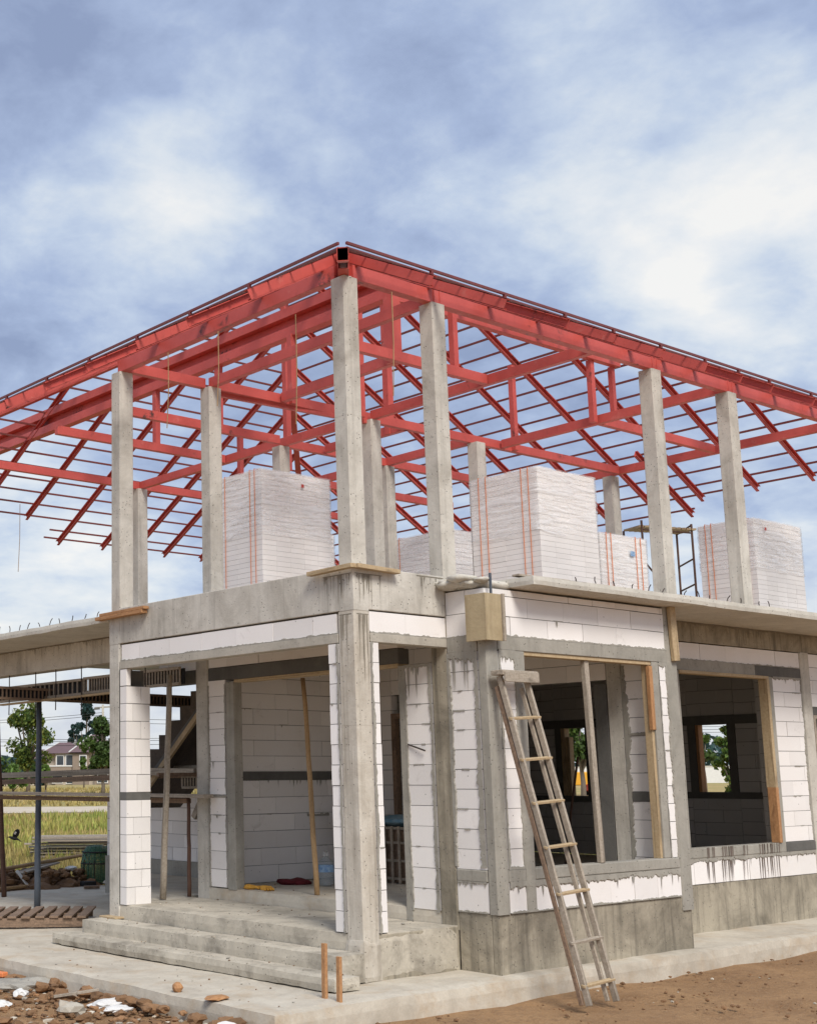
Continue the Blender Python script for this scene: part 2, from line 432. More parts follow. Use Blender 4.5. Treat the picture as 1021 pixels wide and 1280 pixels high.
spots = [(2.55 + .32 * i + R(-.05, .05), -.74 + R(-.03, .03)) for i in range(13)] + [(.02, 4.55 + .27 * i + R(-.04, .04)) for i in range(19)]
for i, (x, y) in enumerate(spots):
    if rb0 is None:
        rb0 = o = part('rebar_stub', rbm, 'rebar', sl)
        inv = o.matrix_parent_inverse.copy()
    else:
        o = rb0.copy(); COL.objects.link(o)
    o.location = (x, y, 3.452); o.rotation_euler = (R(-.3, .3), R(-.3, .3), R(0, 6)); o.scale = (1, 1, R(.6, 1.2))

# ---- columns
def column(x0, y0, z0, z1, s=.2, sy=None, mat='conc', seam=True, label=None):
    sy = sy or s
    mb = MB().post(x0, x0 + s, y0, y0 + sy, z0, z1)
    if seam:
        zs = z0 + (z1 - z0) * R(.47, .52); mb.post(x0 - .0015, x0 + s + .0015, y0 - .0015, y0 + sy + .0015, zs, zs + .006)
    return part('concrete_column', mb, mat, label=label)
UP = [(0, 0), (1.32, 0), (5.36, 0), (7.11, 0), (0, 3.98), (1.32, 3.84), (4.2, 3.75), (6.46, 3.73), (10.2, 3.95), (4.16, 5.65), (6.48, 5.645), (4.16, 9.4), (10.2, 0)]
for i, (x, y) in enumerate(UP):
    mb = MB().post(x, x + .205, y, y + .2, 3.44, 6.5)
    zs = 5.02 + R(-.03, .03); mb.post(x - .0012, x + .2062, y - .0012, y + .2012, zs, zs + .005)
    if i < 5:
        for k in range(14): mb.blob((x + R(.02, .18), y + R(.02, .18), 6.497), R(.015, .035), .4, k + i * 20, 1, (1, 1, .5))
    part('concrete_column', mb, 'conc')
c0 = MB().post(-.003, .207, -.003, .227, -.2, 3.06)
c0.post(-.0045, .2085, -.0045, .2285, 1.95, 1.956)
c0.rbox(-.02, .23, -.02, .245, -.44, -.05, .05, .012, .03)
part('concrete_column', c0, 'conc_streak', label='corner porch column stained brown, standing between two block strips')
part('concrete_column', MB().post(-.004, .2, 4.0, 4.215, -.16, 3.06), 'conc')
part('concrete_column', MB().post(1.318, 1.50, 3.955, 4.2, -.02, 3.35), 'conc')
part('concrete_column', MB().post(1.312, 1.5, .0, .222, -.05, 3.35), 'conc_old')
part('concrete_column', MB().post(4.42, 4.628, -.515, -.32, -.02, 3.35), 'mortar')
part('concrete_column', MB().post(8.715, 8.945, .185, .40, -.1, 3.10), 'conc')
part('concrete_column', MB().post(4.245, 4.45, -.03, .178, .13, 3.35), 'conc')
part('concrete_column', MB().post(4.25, 4.45, 3.8, 4.0, .13, 3.35), 'conc')
part('corner_post', MB().post(1.312, 1.49, -.516, -.395, .13, 2.86), 'mortar')
part('jamb_post', MB().box(1.755, 1.90, -.513, -.39, .13, 2.71), 'mortar', bevel=.006)
part('jamb_post', MB().box(4.13, 4.255, -.512, -.39, .555, 2.71), 'mortar', bevel=.006)
part('jamb_post', MB().box(7.85, 7.965, .193, .33, .45, 2.735), 'mortar', bevel=.006)
part('jamb_post', MB().box(1.316, 1.45, 3.44, 3.595, .12, 2.63), 'mortar', bevel=.006)
part('jamb_post', MB().box(1.314, 1.44, .60, .69, -.01, 2.62), 'mortar', bevel=.006)
part('jamb_post', MB().box(5.66, 5.78, .194, .33, .45, 2.735), 'mortar', bevel=.006)

# ---- beams and lintels
part('beam', MB().box(0, .2, .2051, 4.0, 3.068, 3.50).box(-.003, .2051, -.003, .205, 3.06, 3.505).box(-.002, .2, 4.0001, 4.216, 3.06, 3.46), 'conc', bevel=.008)
part('beam', MB().box(.2052, 1.318, -.001, .2, 3.08, 3.50), 'conc', bevel=.008)
part('beam', MB().box(4.63, 13, .2, .40, 3.10, 3.354), 'conc_old', bevel=.006)
part('beam', MB().box(.95, 1.2, 4.3, 9.6, 3.0, 3.351), 'conc', bevel=.006)
part('beam', MB().box(1.33, 1.5, .695, 3.95, 2.65, 2.815).box(1.33, 1.5, 4.2, 5.0, 2.65, 2.815), 'mortar_dark', bevel=.006)
part('lintel', MB().box(-.004, .12, .23, 3.998, 2.757, 2.85), 'lintel', bevel=.006)
part('lintel', MB().box(.21, 1.317, -.004, .12, 2.762, 2.852), 'lintel', bevel=.006)
part('lintel', MB().box(1.491, 4.419, -.515, -.39, 2.712, 2.85).box(1.311, 1.43, -.394, -.003, 2.70, 2.855), 'mortar', bevel=.006)
part('lintel', MB().box(4.63, 7.55, .192, .33, 2.738, 2.872), 'mortar', bevel=.006)
part('lintel', MB().box(7.551, 8.714, .194, .33, 2.738, 2.868), 'mortar_dark', bevel=.006, label='dark grey lintel end over the right hand block pier')
part('lintel', MB().box(8.946, 10.3, .194, .33, 2.25, 2.36), 'mortar_dark', bevel=.006)
part('sill_band', MB().box(1.491, 1.754, -.514, -.39, .43, .552).box(1.9001, 4.4, -.518, -.38, .44, .553).box(1.3105, 1.43, -.394, -.005, .43, .545), 'mortar', bevel=.01)
part('sill_band', MB().box(4.63, 7.849, .185, .34, .45, .57), 'mortar', bevel=.01)
part('sill_band', MB().box(7.9651, 8.714, .188, .34, .45, .57), 'mortar_dark', bevel=.008)

ds_ = simple('dark_seep_stain', (.27, .235, .18), (.17, .145, .11), 9, .8)
def seep(ax, c, z, u0, u1, n, dl, w=.012):
    q = MB(); hsmear(q, ax, c - .0005, z, u0, u1, -1, w=w, jag=w * 1.2, seed=z * 3 + u0, proud=.0015, drips=n, dl=dl, dw=.28); part('seep_stain', q, ds_)
seep('y', .2, 3.348, 4.7, 10, 150, .2, .022); seep('x', .95, 3.345, 4.3, 9, 90, .16, .015)
seep('x', -.0035, 3.43, .02, .42, 26, .34, .005); seep('y', -.0035, 3.43, .02, .40, 24, .34, .005); seep('y', -.0035, 3.03, .03, .19, 14, .8, .003); seep('x', -.0035, 3.03, .03, .2, 10, .6, .003)
seep('y', -.0035, 3.48, .9, 1.3, 10, .25, .005)
# ---- block walls
def bw(rects, smears=(), label=None, aac='aac'):
    mb = MB()
    for r in rects: wall(mb, *r[:6], **(r[6] if len(r) > 6 else {}))
    rr = random.Random(len(rects) * 31 + int(abs(rects[0][1]) * 977) + int(abs(rects[0][2]) * 131))
    for r in rects:
        ax, c, u0, u1, z0, z1 = r[:6]; cs = (r[6] if len(r) > 6 else {}).get('course', .201); n = max(1, round((z1 - z0) / cs)); h = (z1 - z0) / n
        for i in range(1, n):
            if rr.random() < .34 * min(1.6, .5 + (u1 - u0)):
                l = rr.uniform(.03, min(.28, (u1 - u0) * .5)); a = rr.uniform(u0, max(u0 + .001, u1 - l))
                hsmear(mb, ax, c - .001, z0 + i * h + .004, a, a + l, -1, w=rr.uniform(.006, .016), jag=.014, seed=rr.random() * 50, m=2, proud=.004, drips=1 if rr.random() < .35 else 0, dl=.08)
    o = part('block_wall', mb, [aac, 'joint', 'mortar'], label=label)
    if smears:
        sm = MB()
        for k in smears: (smear if k[0] == 'v' else hsmear)(sm, *k[1:-1], **k[-1])
        sm.build('mortar_smear', 'mortar', o)
    return o
bw([('x', .002, .2275, .375, 0, 2.755, dict(th=.12))], [('v', 'x', .002, .228, 0, 2.75, 1, dict(seed=1, w=.035, jag=.025))])
bw([('y', .002, .2075, .322, 0, 2.76, dict(th=.12))], [('v', 'y', .002, .208, 0, 2.76, 1, dict(seed=2, w=.035, jag=.025))])
bw([('x', .008, .255, 3.97, 2.852, 3.052, dict(th=.1, off=.2))], [('h', 'x', .006, 2.852, .25, 3.97, 1, dict(seed=3, w=.012, jag=.02))])
bw([('y', .008, .21, 1.315, 2.855, 3.066, dict(th=.1, off=.05))], [('h', 'y', .006, 2.855, .21, 1.31, 1, dict(seed=4, w=.012, jag=.02))])
pl = MB(); wall(pl, 'y', 3.86, 0, .355, .0, 1.205, th=.135, L=.22, off=.06); wall(pl, 'y', 3.86, 0, .355, 1.295, 2.55, th=.135, L=.22, off=.06)
wall(pl, 'y', 3.86, 0, .068, 2.552, 2.755, th=.135, L=.3); pl.box(.002, .352, 3.862, 3.99, 1.206, 1.294, 2)
pl.box(-.004, .352, 3.988, 4.0, 0, 2.75, 2)
part('block_pillar', pl, ['aac', 'joint', 'mortar_dark'], label='free standing white block pillar with a dark grey band, beside the left porch column')
bw([('x', 1.322, 3.605, 3.945, .14, 1.22, dict(L=.7)), ('x', 1.322, 3.605, 3.945, 1.25, 2.66, dict(L=.7))],
   [('v', 'x', 1.322, 3.945, .14, 2.6, -1, dict(seed=5, w=.02, jag=.02)), ('v', 'x', 1.322, 3.605, .14, 2.6, 1, dict(seed=6, w=.014, jag=.02)), ('h', 'x', 1.322, 1.22, 3.61, 3.94, 1, dict(seed=7, w=.03, jag=.02))])
bw([('x', 1.322, .223, .602, .12, 2.62, dict(L=.8))], [('v', 'x', 1.322, .23, .1, 2.62, 1, dict(seed=8, w=.045, jag=.03)), ('v', 'x', 1.322, .605, .1, 2.62, -1, dict(seed=9, w=.02, jag=.02)),
   ('h', 'x', 1.321, 2.62, .25, .6, -1, dict(seed=10, w=.03, jag=.03, drips=5, dl=.3))])
bw([('x', 1.322, -.396, -.001, .547, 2.70, dict(L=.9)), ('x', 1.322, -.396, -.001, .135, .43, dict(L=.9, course=.29))],
   [('v', 'x', 1.322, -.385, .57, 2.7, 1, dict(seed=11, w=.07, jag=.045)), ('v', 'x', 1.322, .005, .57, 2.7, -1, dict(seed=12, w=.04, jag=.025)),
    ('h', 'x', 1.321, 2.70, -.39, -.01, -1, dict(seed=13, w=.09, jag=.06, drips=9, dl=.4)), ('h', 'x', 1.321, .43, -.38, -.01, -1, dict(seed=14, w=.02, jag=.02, drips=9, dl=.09)), ('h', 'x', 1.321, .135, -.38, -.01, 1, dict(seed=15, w=.01, jag=.02))])
bw([('x', 1.322, -.505, 0, 2.857, 3.33, dict(course=.2))], [('h', 'x', 1.321, 2.857, -.5, 0, 1, dict(seed=16, w=.012, jag=.015))])
bw([('y', -.505, 1.45, 4.47, 2.852, 3.262, dict(off=.33)), ('y', -.503, 1.45, 4.47, 3.264, 3.332, dict(L=.42, course=.08))],
   [('h', 'y', -.506, 2.852, 1.5, 4.45, 1, dict(seed=17, w=.016, jag=.022))])
bw([('y', -.505, 1.489, 1.756, .554, 2.70, dict(L=.9))], [('v', 'y', -.506, 1.495, .55, 2.7, 1, dict(seed=18, w=.03, jag=.025)), ('v', 'y', -.506, 1.75, .55, 2.7, -1, dict(seed=19, w=.02, jag=.02)),
    ('h', 'y', -.506, 2.71, 1.5, 1.76, -1, dict(seed=20, w=.10, jag=.06, drips=4, dl=.2)), ('h', 'y', -.506, .553, 1.5, 1.75, 1, dict(seed=21, w=.03, jag=.03))])
bw([('y', -.505, 4.254, 4.422, .555, 2.70, dict(L=.9))], [('v', 'y', -.506, 4.255, .55, 2.7, 1, dict(seed=22, w=.015, jag=.02)), ('v', 'y', -.506, 4.42, .55, 2.7, -1, dict(seed=23, w=.03, jag=.025)), ('h', 'y', -.506, 2.71, 4.26, 4.42, -1, dict(seed=24, w=.05, jag=.03, drips=3, dl=.1))])
bw([('y', -.503, 1.50, 4.415, .135, .435, dict(L=.42, course=.3))], [('h', 'y', -.5055, .435, 1.5, 4.41, -1, dict(seed=25, w=.07, jag=.04, drips=26, dl=.16)), ('h', 'y', -.505, .135, 1.5, 4.4, 1, dict(seed=26, w=.012, jag=.02))])
bw([('y', .205, 4.63, 8.712, 2.874, 3.09, dict(off=.1, course=.22))], [('h', 'y', .204, 2.874, 4.63, 8.7, 1, dict(seed=27, w=.012, jag=.015))])
bw([('y', .205, 7.964, 8.716, .575, 2.735, dict(L=.66))], [('v', 'y', .204, 8.71, .57, 2.73, -1, dict(seed=28, w=.03, jag=.025)), ('h', 'y', .204, 2.738, 7.98, 8.7, -1, dict(seed=29, w=.03, jag=.03, drips=8, dl=.12))])
bw([('y', .205, 4.63, 10.3, .14, .448, dict(L=.62, course=.3))], [('h', 'y', .203, .448, 4.7, 8.7, -1, dict(seed=30, w=.05, jag=.04, drips=16, dl=.12))])
bw([('y', .205, 8.95, 10.3, 2.362, 3.09, dict(off=.2)), ('y', .205, 10.0, 10.3, .575, 2.361)])
bw([('y', .205, 4.63, 5.655, .57, 2.735)])
bw([('x', 8.96, .41, .9, .14, 3.09)], aac='aac_shade')  # added partition, keeps the third window's daylight off the far wall
bw([('y', .9, 8.96, 10.19, .14, 3.34)], aac='aac_shade')  # other side of the added light-blocking partition
bw([('x', 4.26, 4.12, 7.19, .14, 3.34)], aac='aac_shade')  # unseen wall added to shut daylight out of the rooms
# stains running down the sill of the right hand window
stm = simple('brown_cement_runs', (.17, .13, .105), (.11, .085, .07), 20, .5)
for c, n in ((6.22, 4), (6.55, 9), (7.0, 3), (7.42, 7), (7.68, 8)):
    st = MB()
    for i in range(n):
        u = c + R(-.13, .13); l = R(.22, .46); w = R(.006, .014)
        st.add([(u - w, .181, .572), (u + w, .181, .572), (u + w * .9, .1835, .45), (u - w * .9, .1835, .45)], [(0, 1, 2, 3)])
        st.add([(u - w * .9, .1965, .448), (u + w * .9, .1965, .448), (u + w * .5, .1975, .448 - l * .6), (u, .1985, .448 - l), (u - w * .5, .1975, .448 - l * .6)], [(0, 1, 2, 3, 4)])
    part('cement_stain', st, stm)
# inner walls
iw = bw([('y', 4.0, 1.51, 4.24, .137, 1.42, dict(off=.2)), ('y', 4.0, 1.51, 4.24, 1.53, 3.34, dict(off=.2))],
        [('h', 'y', 3.999, 1.53, 1.55, 4.2, -1, dict(seed=31, w=.10, jag=.03, drips=60, dl=.14)), ('h', 'y', 3.999, .95, 3.0, 3.4, 1, dict(seed=36, w=.03, jag=.03))])
MB().box(1.51, 4.24, 3.985, 4.1, 1.421, 1.529).build('stiffener', 'mortar_dark', iw)
bw([('x', 1.335, .7, 3.95, 2.818, 3.35, dict(off=.1)), ('x', 1.335, 4.2, 5.0, 2.818, 3.35)])
cw = bw([('x', 4.25, -.385, -.035, .14, 1.16, dict(L=.9)), ('x', 4.25, -.385, -.035, 1.27, 3.35, dict(L=.9)), ('x', 4.25, 2.0, 2.85, .14, 3.35), ('x', 4.25, 3.6, 3.8, .14, 3.35), ('x', 4.25, .18, 3.6, 2.55, 3.35)],
   [('v', 'x', 4.25, -.035, .14, 2.7, -1, dict(seed=32, w=.05, jag=.04)), ('h', 'x', 4.25, 1.9, -.38, -.04, 1, dict(seed=33, w=.03, jag=.02)), ('h', 'x', 4.25, .14, -.38, -.04, 1, dict(seed=34, w=.03, jag=.03))])
MB().box(4.24, 4.36, -.385, -.036, 1.161, 1.269).box(4.238, 4.36, .18, .34, .14, 2.5).build('stiffener', 'mortar_dark', cw)
bw([('x', 5.2, 2.2, 3.98, .14, 3.34)], aac='aac_shade')  # wall added behind the doorway to block light and keep it dark
bw([('y', 2.2, 4.38, 5.19, .14, 3.34)], aac='aac_shade')  # unseen side wall, added to close off the dark doorway
part('door_frame', MB().box(4.22, 4.30, 2.86, 2.93, .14, 2.3).box(4.22, 4.30, 3.52, 3.59, .14, 2.3).box(4.22, 4.30, 2.9301, 3.5199, 2.23, 2.3), 'wood_brown')
fw = MB()
FX = 10.2
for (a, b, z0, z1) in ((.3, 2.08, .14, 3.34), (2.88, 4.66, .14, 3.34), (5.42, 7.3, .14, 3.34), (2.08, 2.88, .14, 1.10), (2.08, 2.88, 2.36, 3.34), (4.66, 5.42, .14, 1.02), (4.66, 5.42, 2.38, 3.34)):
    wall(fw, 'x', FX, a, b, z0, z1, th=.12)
fo = part('block_wall', fw, ['aac_shade', 'joint'])
fl = MB()
for (a, b, z0, z1) in ((2.21, 2.75, 1.18, 2.22), (4.80, 5.28, 1.105, 2.25)):
    fl.box(FX - .02, FX + .14, a - 1.2, b + 1.2, z1, z1 + .14).box(FX - .02, FX + .14, a - 1.2, b + 1.2, z0 - .1, z0)
    fl.box(FX - .018, FX + .14, a - .13, a - .001, z0, z1).box(FX - .018, FX + .14, b + .001, b + .13, z0, z1)
fl.build('stiffener', 'mortar_dark', fo)
part('window_frame', MB().box(FX + .0, FX + .12, 2.70, 2.749, 1.181, 2.219), 'wood_orange')
part('window_frame', MB().box(FX - .03, FX + .1, 5.20, 5.279, 1.11, 2.249).box(FX + .0, FX + .11, 5.13, 5.1999, 1.106, 2.1), 'wood_pale')
bw([('y', 7.2, 4.25, 10.2, .14, 3.34)], aac='aac_shade')  # rear wall added to darken the rooms
bw([('x', 10.2, 7.3, 9.2, .1, 3.3)])
lw = bw([('x', 3.5, 4.8, 9.4, .2, 1.2, dict(off=.15))])
MB().box(3.46, 3.62, 4.8, 9.4, -.4, .199).build('plinth', 'mortar', lw)
# window timber
wf = MB().box(1.9, 4.13, -.50, -.40, 2.672, 2.7115).box(4.088, 4.13, -.49, -.40, .5535, 2.671).box(1.9001, 1.925, -.49, -.40, .5535, 2.671)
wf = part('window_frame', wf, 'wood_pale', bevel=.003)
MB().beam((3.0, -.50, .556), (2.985, -.45, 2.67), .075, .05).build('mullion', 'wood_grey', wf, bevel=.003)
MB().box(4.07, 4.1335, -.515, -.47, 1.95, 2.66).build('jamb_board', 'wood_orange', wf, bevel=.003)
wf2 = part('window_frame', MB().box(5.78, 7.85, .18, .30, 2.70, 2.7375).box(7.79, 7.849, .175, .30, 1.28, 2.699), 'wood_pale', bevel=.003)
MB().box(7.785, 7.8495, .170, .29, .572, 1.2795).build('jamb_board', 'wood_orange', wf2, bevel=.003)
part('window_frame', MB().box(8.96, 9.01, .19, .3, .575, 2.249).box(9.011, 10, .19, .3, 2.2, 2.249), 'wood_grey', bevel=.003)
part('lintel_board', MB().box(1.325, 1.49, .70, 3.44, 2.615, 2.6495), 'wood_pale', bevel=.003)

# ================================================================== ROOF
s_ = .545
EX0, EX1, EY0, EY1 = -1., 11.8, -1., 13.3
ZT = 6.22
def zt(d): return ZT + s_ * d
ring = MB()
def tie(mb, p0, p1, z=6.5, h=.15, w=.1): mb.box(min(p0[0], p1[0]) - (w / 2 if p0[0] == p1[0] else 0), max(p0[0], p1[0]) + (w / 2 if p0[0] == p1[0] else 0),
        min(p0[1], p1[1]) - (w / 2 if p0[1] == p1[1] else 0), max(p0[1], p1[1]) + (w / 2 if p0[1] == p1[1] else 0), z, z + h)
tie(ring, (.16, .07), (11.2, .07)); tie(ring, (.07, .16), (.07, 4.06))
ring.hollow((-.10, -.10, 6.575), (.14, .14, 6.575), .11, .14)
for x in (1.42, 5.46, 7.2): ring.box(x - .055, x - .04, .01, .13, 6.47, 6.66).box(x + .04, x + .055, .01, .13, 6.47, 6.66)
RF = part('roof_frame', ring, 'steel', bevel=.003)
def sub(name, mb, mat='steel', **k): return mb.build(name, mat, RF, **k)
ties = [((1.4, .12), (1.4, 3.9)), ((.12, 3.98), (1.34, 3.98)), ((1.45, 3.94), (10.2, 3.84)), ((4.27, .12), (4.27, 3.79)), ((4.27, 3.89), (4.26, 9.5)), ((.2, 9.5), (9.6, 9.5)), ((1.0, 7.08), (4.21, 7.08)),
        ((1.1, 5.62), (4.1, 5.62)), ((1.45, 1.7), (4.22, 1.7)), ((2.62, 1.75), (2.62, 3.85)), ((7.15, .12), (7.15, 3.79)), ((7.2, 2.05), (10.14, 2.05)), ((10.25, .12), (10.25, 6.2)), ((6.55, 3.89), (6.56, 9.4)),
        ((5.1, 3.9), (5.1, 5.6)), ((4.32, 5.72), (9.6, 5.72)), ((6.6, 7.5), (10.2, 7.5))]
for a, b in ties:
    sub('tie_beam', MB().beam((*a, 6.565), (*b, 6.565), .085, .13), bevel=.003)
sub('tie_beam', MB().beam((1.5, 4.02, 6.48), (4.2, 3.86, 6.48), .06, .06), 'steel')
for nm, y0, y1, x in (('purlin_beam', 2.06, 12.5, 2.85),):
    sub(nm, MB().box(x - .07, x + .07, y0, y1, 7.775, 7.91).box(x - .07, x + .07, y0, y1, 7.48, 7.62).box(x + .05, x + .06, y0, y1, 7.621, 7.774), bevel=.003)
sub('purlin_beam', MB().box(2.9, 7.65, 1.95, 2.05, 7.44, 7.58), bevel=.003)
for x, y, z1, w in ((2.85, 5.52, 7.5, .09), (2.85, 7.08, 7.5, .09), (2.8, 3.86, 7.5, .09), (4.05, 3.8, 8.6, .10), (5.1, 4.25, 9.2, .11), (2.60, 1.78, 7.5, .15), (3.66, 1.72, 7.44, .085), (7.45, 3.79, 7.9, .085), (7.02, 2.04, 7.44, .085), (7.55, 2.05, 7.44, .074), (5.45, 6.9, 9.5, .10), (6.52, 9.4, 7.9, .09)):
    sub('king_post', MB().beam((x, y, 6.505), (x, y, z1), w, w, (0, 1, 0)), bevel=.003)
# hips and ridge
AP0 = (5.4, 5.4); AP1 = (5.4, 6.9); ZA = zt(6.4)
for c, a in (((EX0, EY0), AP0), ((EX1, EY0), AP0), ((EX0, EY1), AP1), ((EX1, EY1), AP1)):
    sub('hip_rafter', MB().hollow((*c, ZT - .075), (*a, ZA - .075), .11, .125), 'steel')
sub('ridge_beam', MB().beam((5.4, 5.4, ZA - .08), (5.4, 6.9, ZA - .08), .1, .12), bevel=.003)
def rafter(p0, p1, side):
    d = V((0, 0, -.061)); sub('rafter', MB().chan(V(p0) + d, V(p1) + d, .05, .11, .006, side))
nearL = [.33, 1.285, 2.24, 3.2, 4.13, 5.1, 6.1, 7.1, 8.1, 9.1, 10.1, 11.1, 12.1]
for i, y in enumerate(nearL):
    xt = min(y, 5.4, 12.3 - y) - .06
    rafter((EX0, y, ZT), (xt, y, zt(xt + 1)), 1 if i in (1, 3, 4, 7) else -1)
nearR = [.21, 1.295, 2.276, 3.13, 4.02, 4.92, 5.64, 6.34, 7.35, 8.3, 9.3, 10.3]
for i, x in enumerate(nearR):
    yt = min(x, 10.8 - x) - .06
    rafter((x, EY0, ZT), (x, yt, zt(yt + 1)), -1 if i in (2, 6, 7, 8, 9) else 1)
for y in [.3, 1.3, 2.25, 3.25, 4.2, 5.2, 6.2, 7.2, 8.2, 9.2, 10.2, 11.2, 12.2]:
    xb = max(5.4, 10.8 - y, y - 1.5) + .06
    rafter((EX1, y, ZT), (xb, y, zt(EX1 - xb)), -1)
rafter((12.12, 3.66, ZT - .32 * s_), (10.5, 3.66, zt(1.3)), -1)
for x in [.8, 1.8, 2.8, 3.85, 4.93, 6.0, 6.8, 7.6, 8.6, 9.6, 10.6]:
    yb = max(12.3 - x, x + 1.5, 6.9) + .06
    ye = 12.73 if x < 4.5 else EY1
    rafter((x, ye, zt(EY1 - ye)), (x, yb, zt(EY1 - yb)), 1)
# battens
ds = [.02, .24] + [.24 + .305 * k for k in range(1, 20)]
pw = .03
def batten(p0, p1, w=pw): sub('batten', MB().beam(p0, p1, w, w), 'purlin')
for d in ds:
    if d > 6.2: break
    z = zt(d) + pw / 2 + .002
    zn = z + (.030 if d < .1 else -.006)
    wn = .024 if d < .1 else .016
    batten((EX0 + d, EY0 + d + .05, zn), (EX0 + d, EY1 - d - .05, zn), wn)
    batten((EX0 + d + .05, EY0 + d, zn), (EX1 - d - .05, EY0 + d, zn), wn)
    if d < .1:
        for yy in nearL: sub('batten_clip', MB().beam((EX0 + d, yy, z - .02), (EX0 + d, yy, zn), .03, .03, (0, 1, 0)), 'purlin')
        for xx in nearR: sub('batten_clip', MB().beam((xx, EY0 + d, z - .02), (xx, EY0 + d, zn), .03, .03, (0, 1, 0)), 'purlin')
    batten((EX1 - d, EY0 + d + .05, z), (EX1 - d, EY1 - d - .05, z))
    x0 = EX0 + d + .05
    if d < .5: x0 = 4.6
    batten((x0, EY1 - d, z), (EX1 - d - .05, EY1 - d, z))
for d in (-.28,):
    batten((EX1 - d, 3.6, zt(d) + .017), (EX1 - d, 10, zt(d) + .017))

# ================================================================== LOOSE THINGS ON AND AROUND THE HOUSE
def block_pack(loc, wx, wy, h, label, straps='x', wrap=.4, wrapall=False, tagcol=None):
    x, y, z = loc
    t = thing('block_pack', label, 'block pack', loc, 'packs of blocks on the upper floor')
    p = MB()
    for k in range(3): p.box(x + .03, x + wx - .03, y + wy * (.02 + .42 * k), y + wy * (.02 + .42 * k) + .09, z, z + .08)
    p.box(x + .01, x + wx - .01, y + .01, y + wy - .01, z + .081, z + .11)
    p.build('pallet', 'wood_grey', t)
    z0 = z + .112; n = round((h - .112) / .0755); hh = (h - .112) / n; mb = MB()
    mb.box(x + .004, x + wx - .004, y + .004, y + wy - .004, z0 + .002, z0 + (h - .112) - .004, 0, .45)
    nx = max(1, round(wx / .3)); ny = 2
    for i in range(n):
        for (A, B, m, ax) in ((x, wx, nx, 0), (y, wy, ny, 1)):
            L = B / m
            # face strips of blocks, ends on x faces, sides on y faces
            for j in range(m):
                g = .0019; e = R(-.0015, .002); t1 = R(.95, 1.03)
                za, zb = z0 + i * hh + g, z0 + (i + 1) * hh - g
                if ax == 0: mb.box(A + j * L + g, A + (j + 1) * L - g, y - e, y + wy + e, za, zb, 0, t1)
                else: mb.box(x - e, x + wx + e, A + j * L + (.006 if j else g), A + (j + 1) * L - g, za + .0004, zb - .0004, 0, t1)
    mb.build('blocks', ['aac', 'joint'], t)
    zw = z + h * (1 - wrap) if not wrapall else z + .15
    w = MB(); N = 18; K = 10; o = .012
    per = [(x - o, y - o), (x + wx + o, y - o), (x + wx + o, y + wy + o), (x - o, y + wy + o)]
    ring_ = []
    for a in range(4):
        p0, p1 = per[a], per[(a + 1) % 4]
        for i in range(N): f = i / N; ring_.append((p0[0] + (p1[0] - p0[0]) * f, p0[1] + (p1[1] - p0[1]) * f, a))
    vs = []; L = len(ring_)
    for k in range(K + 1):
        for i, (px, py, a) in enumerate(ring_):
            zz = zw + (z + h + .012 - zw) * k / K + (0 if k else .05 * noise.noise(V((px * 4, py * 4, z))))
            dn = .005 * abs(noise.noise(V((px * 3 + x, py * 3, zz * 4)))) + .004
            nx_, ny_ = ((0, -1), (1, 0), (0, 1), (-1, 0))[a]
            vs.append((px + nx_ * dn, py + ny_ * dn, zz))
    fs = []
    for k in range(K):
        for i in range(L): j = (i + 1) % L; fs.append((k * L + i, k * L + j, (k + 1) * L + j, (k + 1) * L + i))
    w.add(vs, fs)
    w.add([(px, py, z + h + .014) for px, py in per], [(0, 1, 2, 3)])
    w.build('plastic_wrap', 'wrap', t, smooth=True)
    for f in (.12, .22, .75, .86):
        sb = MB()
        if straps == 'x':
            yy = y + wy * f; sb.box(x - .022, x - .018, yy - .006, yy + .006, z + .11, z + h + .02).box(x - .018, x + wx + .018, yy - .008, yy + .008, z + h + .016, z + h + .02)
        else:
            xx = x + wx * f; sb.box(xx - .008, xx + .008, y - .022, y - .018, z + .11, z + h + .02).box(xx - .008, xx + .008, y - .018, y + wy + .018, z + h + .016, z + h + .02)
        sb.build('strap', 'strap', t)
    if tagcol:
        fx, fz, wd, ht, face, mt = tagcol
        g = MB()
        if face == 'x': g.box(x - .026, x - .0235, y + fx - wd / 2, y + fx + wd / 2, z + fz - ht / 2, z + fz + ht / 2)
        else: g.box(x + fx - wd / 2, x + fx + wd / 2, y - .038, y - .0355, z + fz - ht / 2, z + fz + ht / 2)
        g.build('tag', mt, t)
    return t
ZS = 3.464
block_pack((3.22, 5.03, ZS), 1.36, 1.08, 2.42, 'tallest wrapped block pack, left of the tall corner column', tagcol=(.78, 2.25, .05, .05, 'y', 'redp'))
block_pack((5.93, 2.26, ZS), 1.33, 1.2, 2.28, 'big strapped block pack right of the second column, upper part in clear plastic')
block_pack((10.7, 1.79, ZS), 1.45, .95, 2.0, 'rightmost wrapped block pack behind the far right column, red tag near its top', tagcol=(.3, 1.85, .05, .05, 'y', 'redp'))
block_pack((7.96, 2.72, ZS), 1.2, 1.0, 1.62, 'low plastic wrapped pack right of the big strapped pack, blue tag on its face', straps='y', wrap=.5, tagcol=(.78, 1.36, .11, .08, 'y', 'label_b'))
block_pack((8.29, 5.93, ZS), 1.5, 1.56, 2.2, 'block pack with a blue paper tag seen low between the first two columns', wrap=.3, tagcol=(.17, 1.93, .19, .17, 'x', 'label_b'))
block_pack((5.35, 7.1, ZS), 1.3, 1.2, 2.1, 'block pack mostly hidden behind the tallest pack and the corner column', wrap=.3)

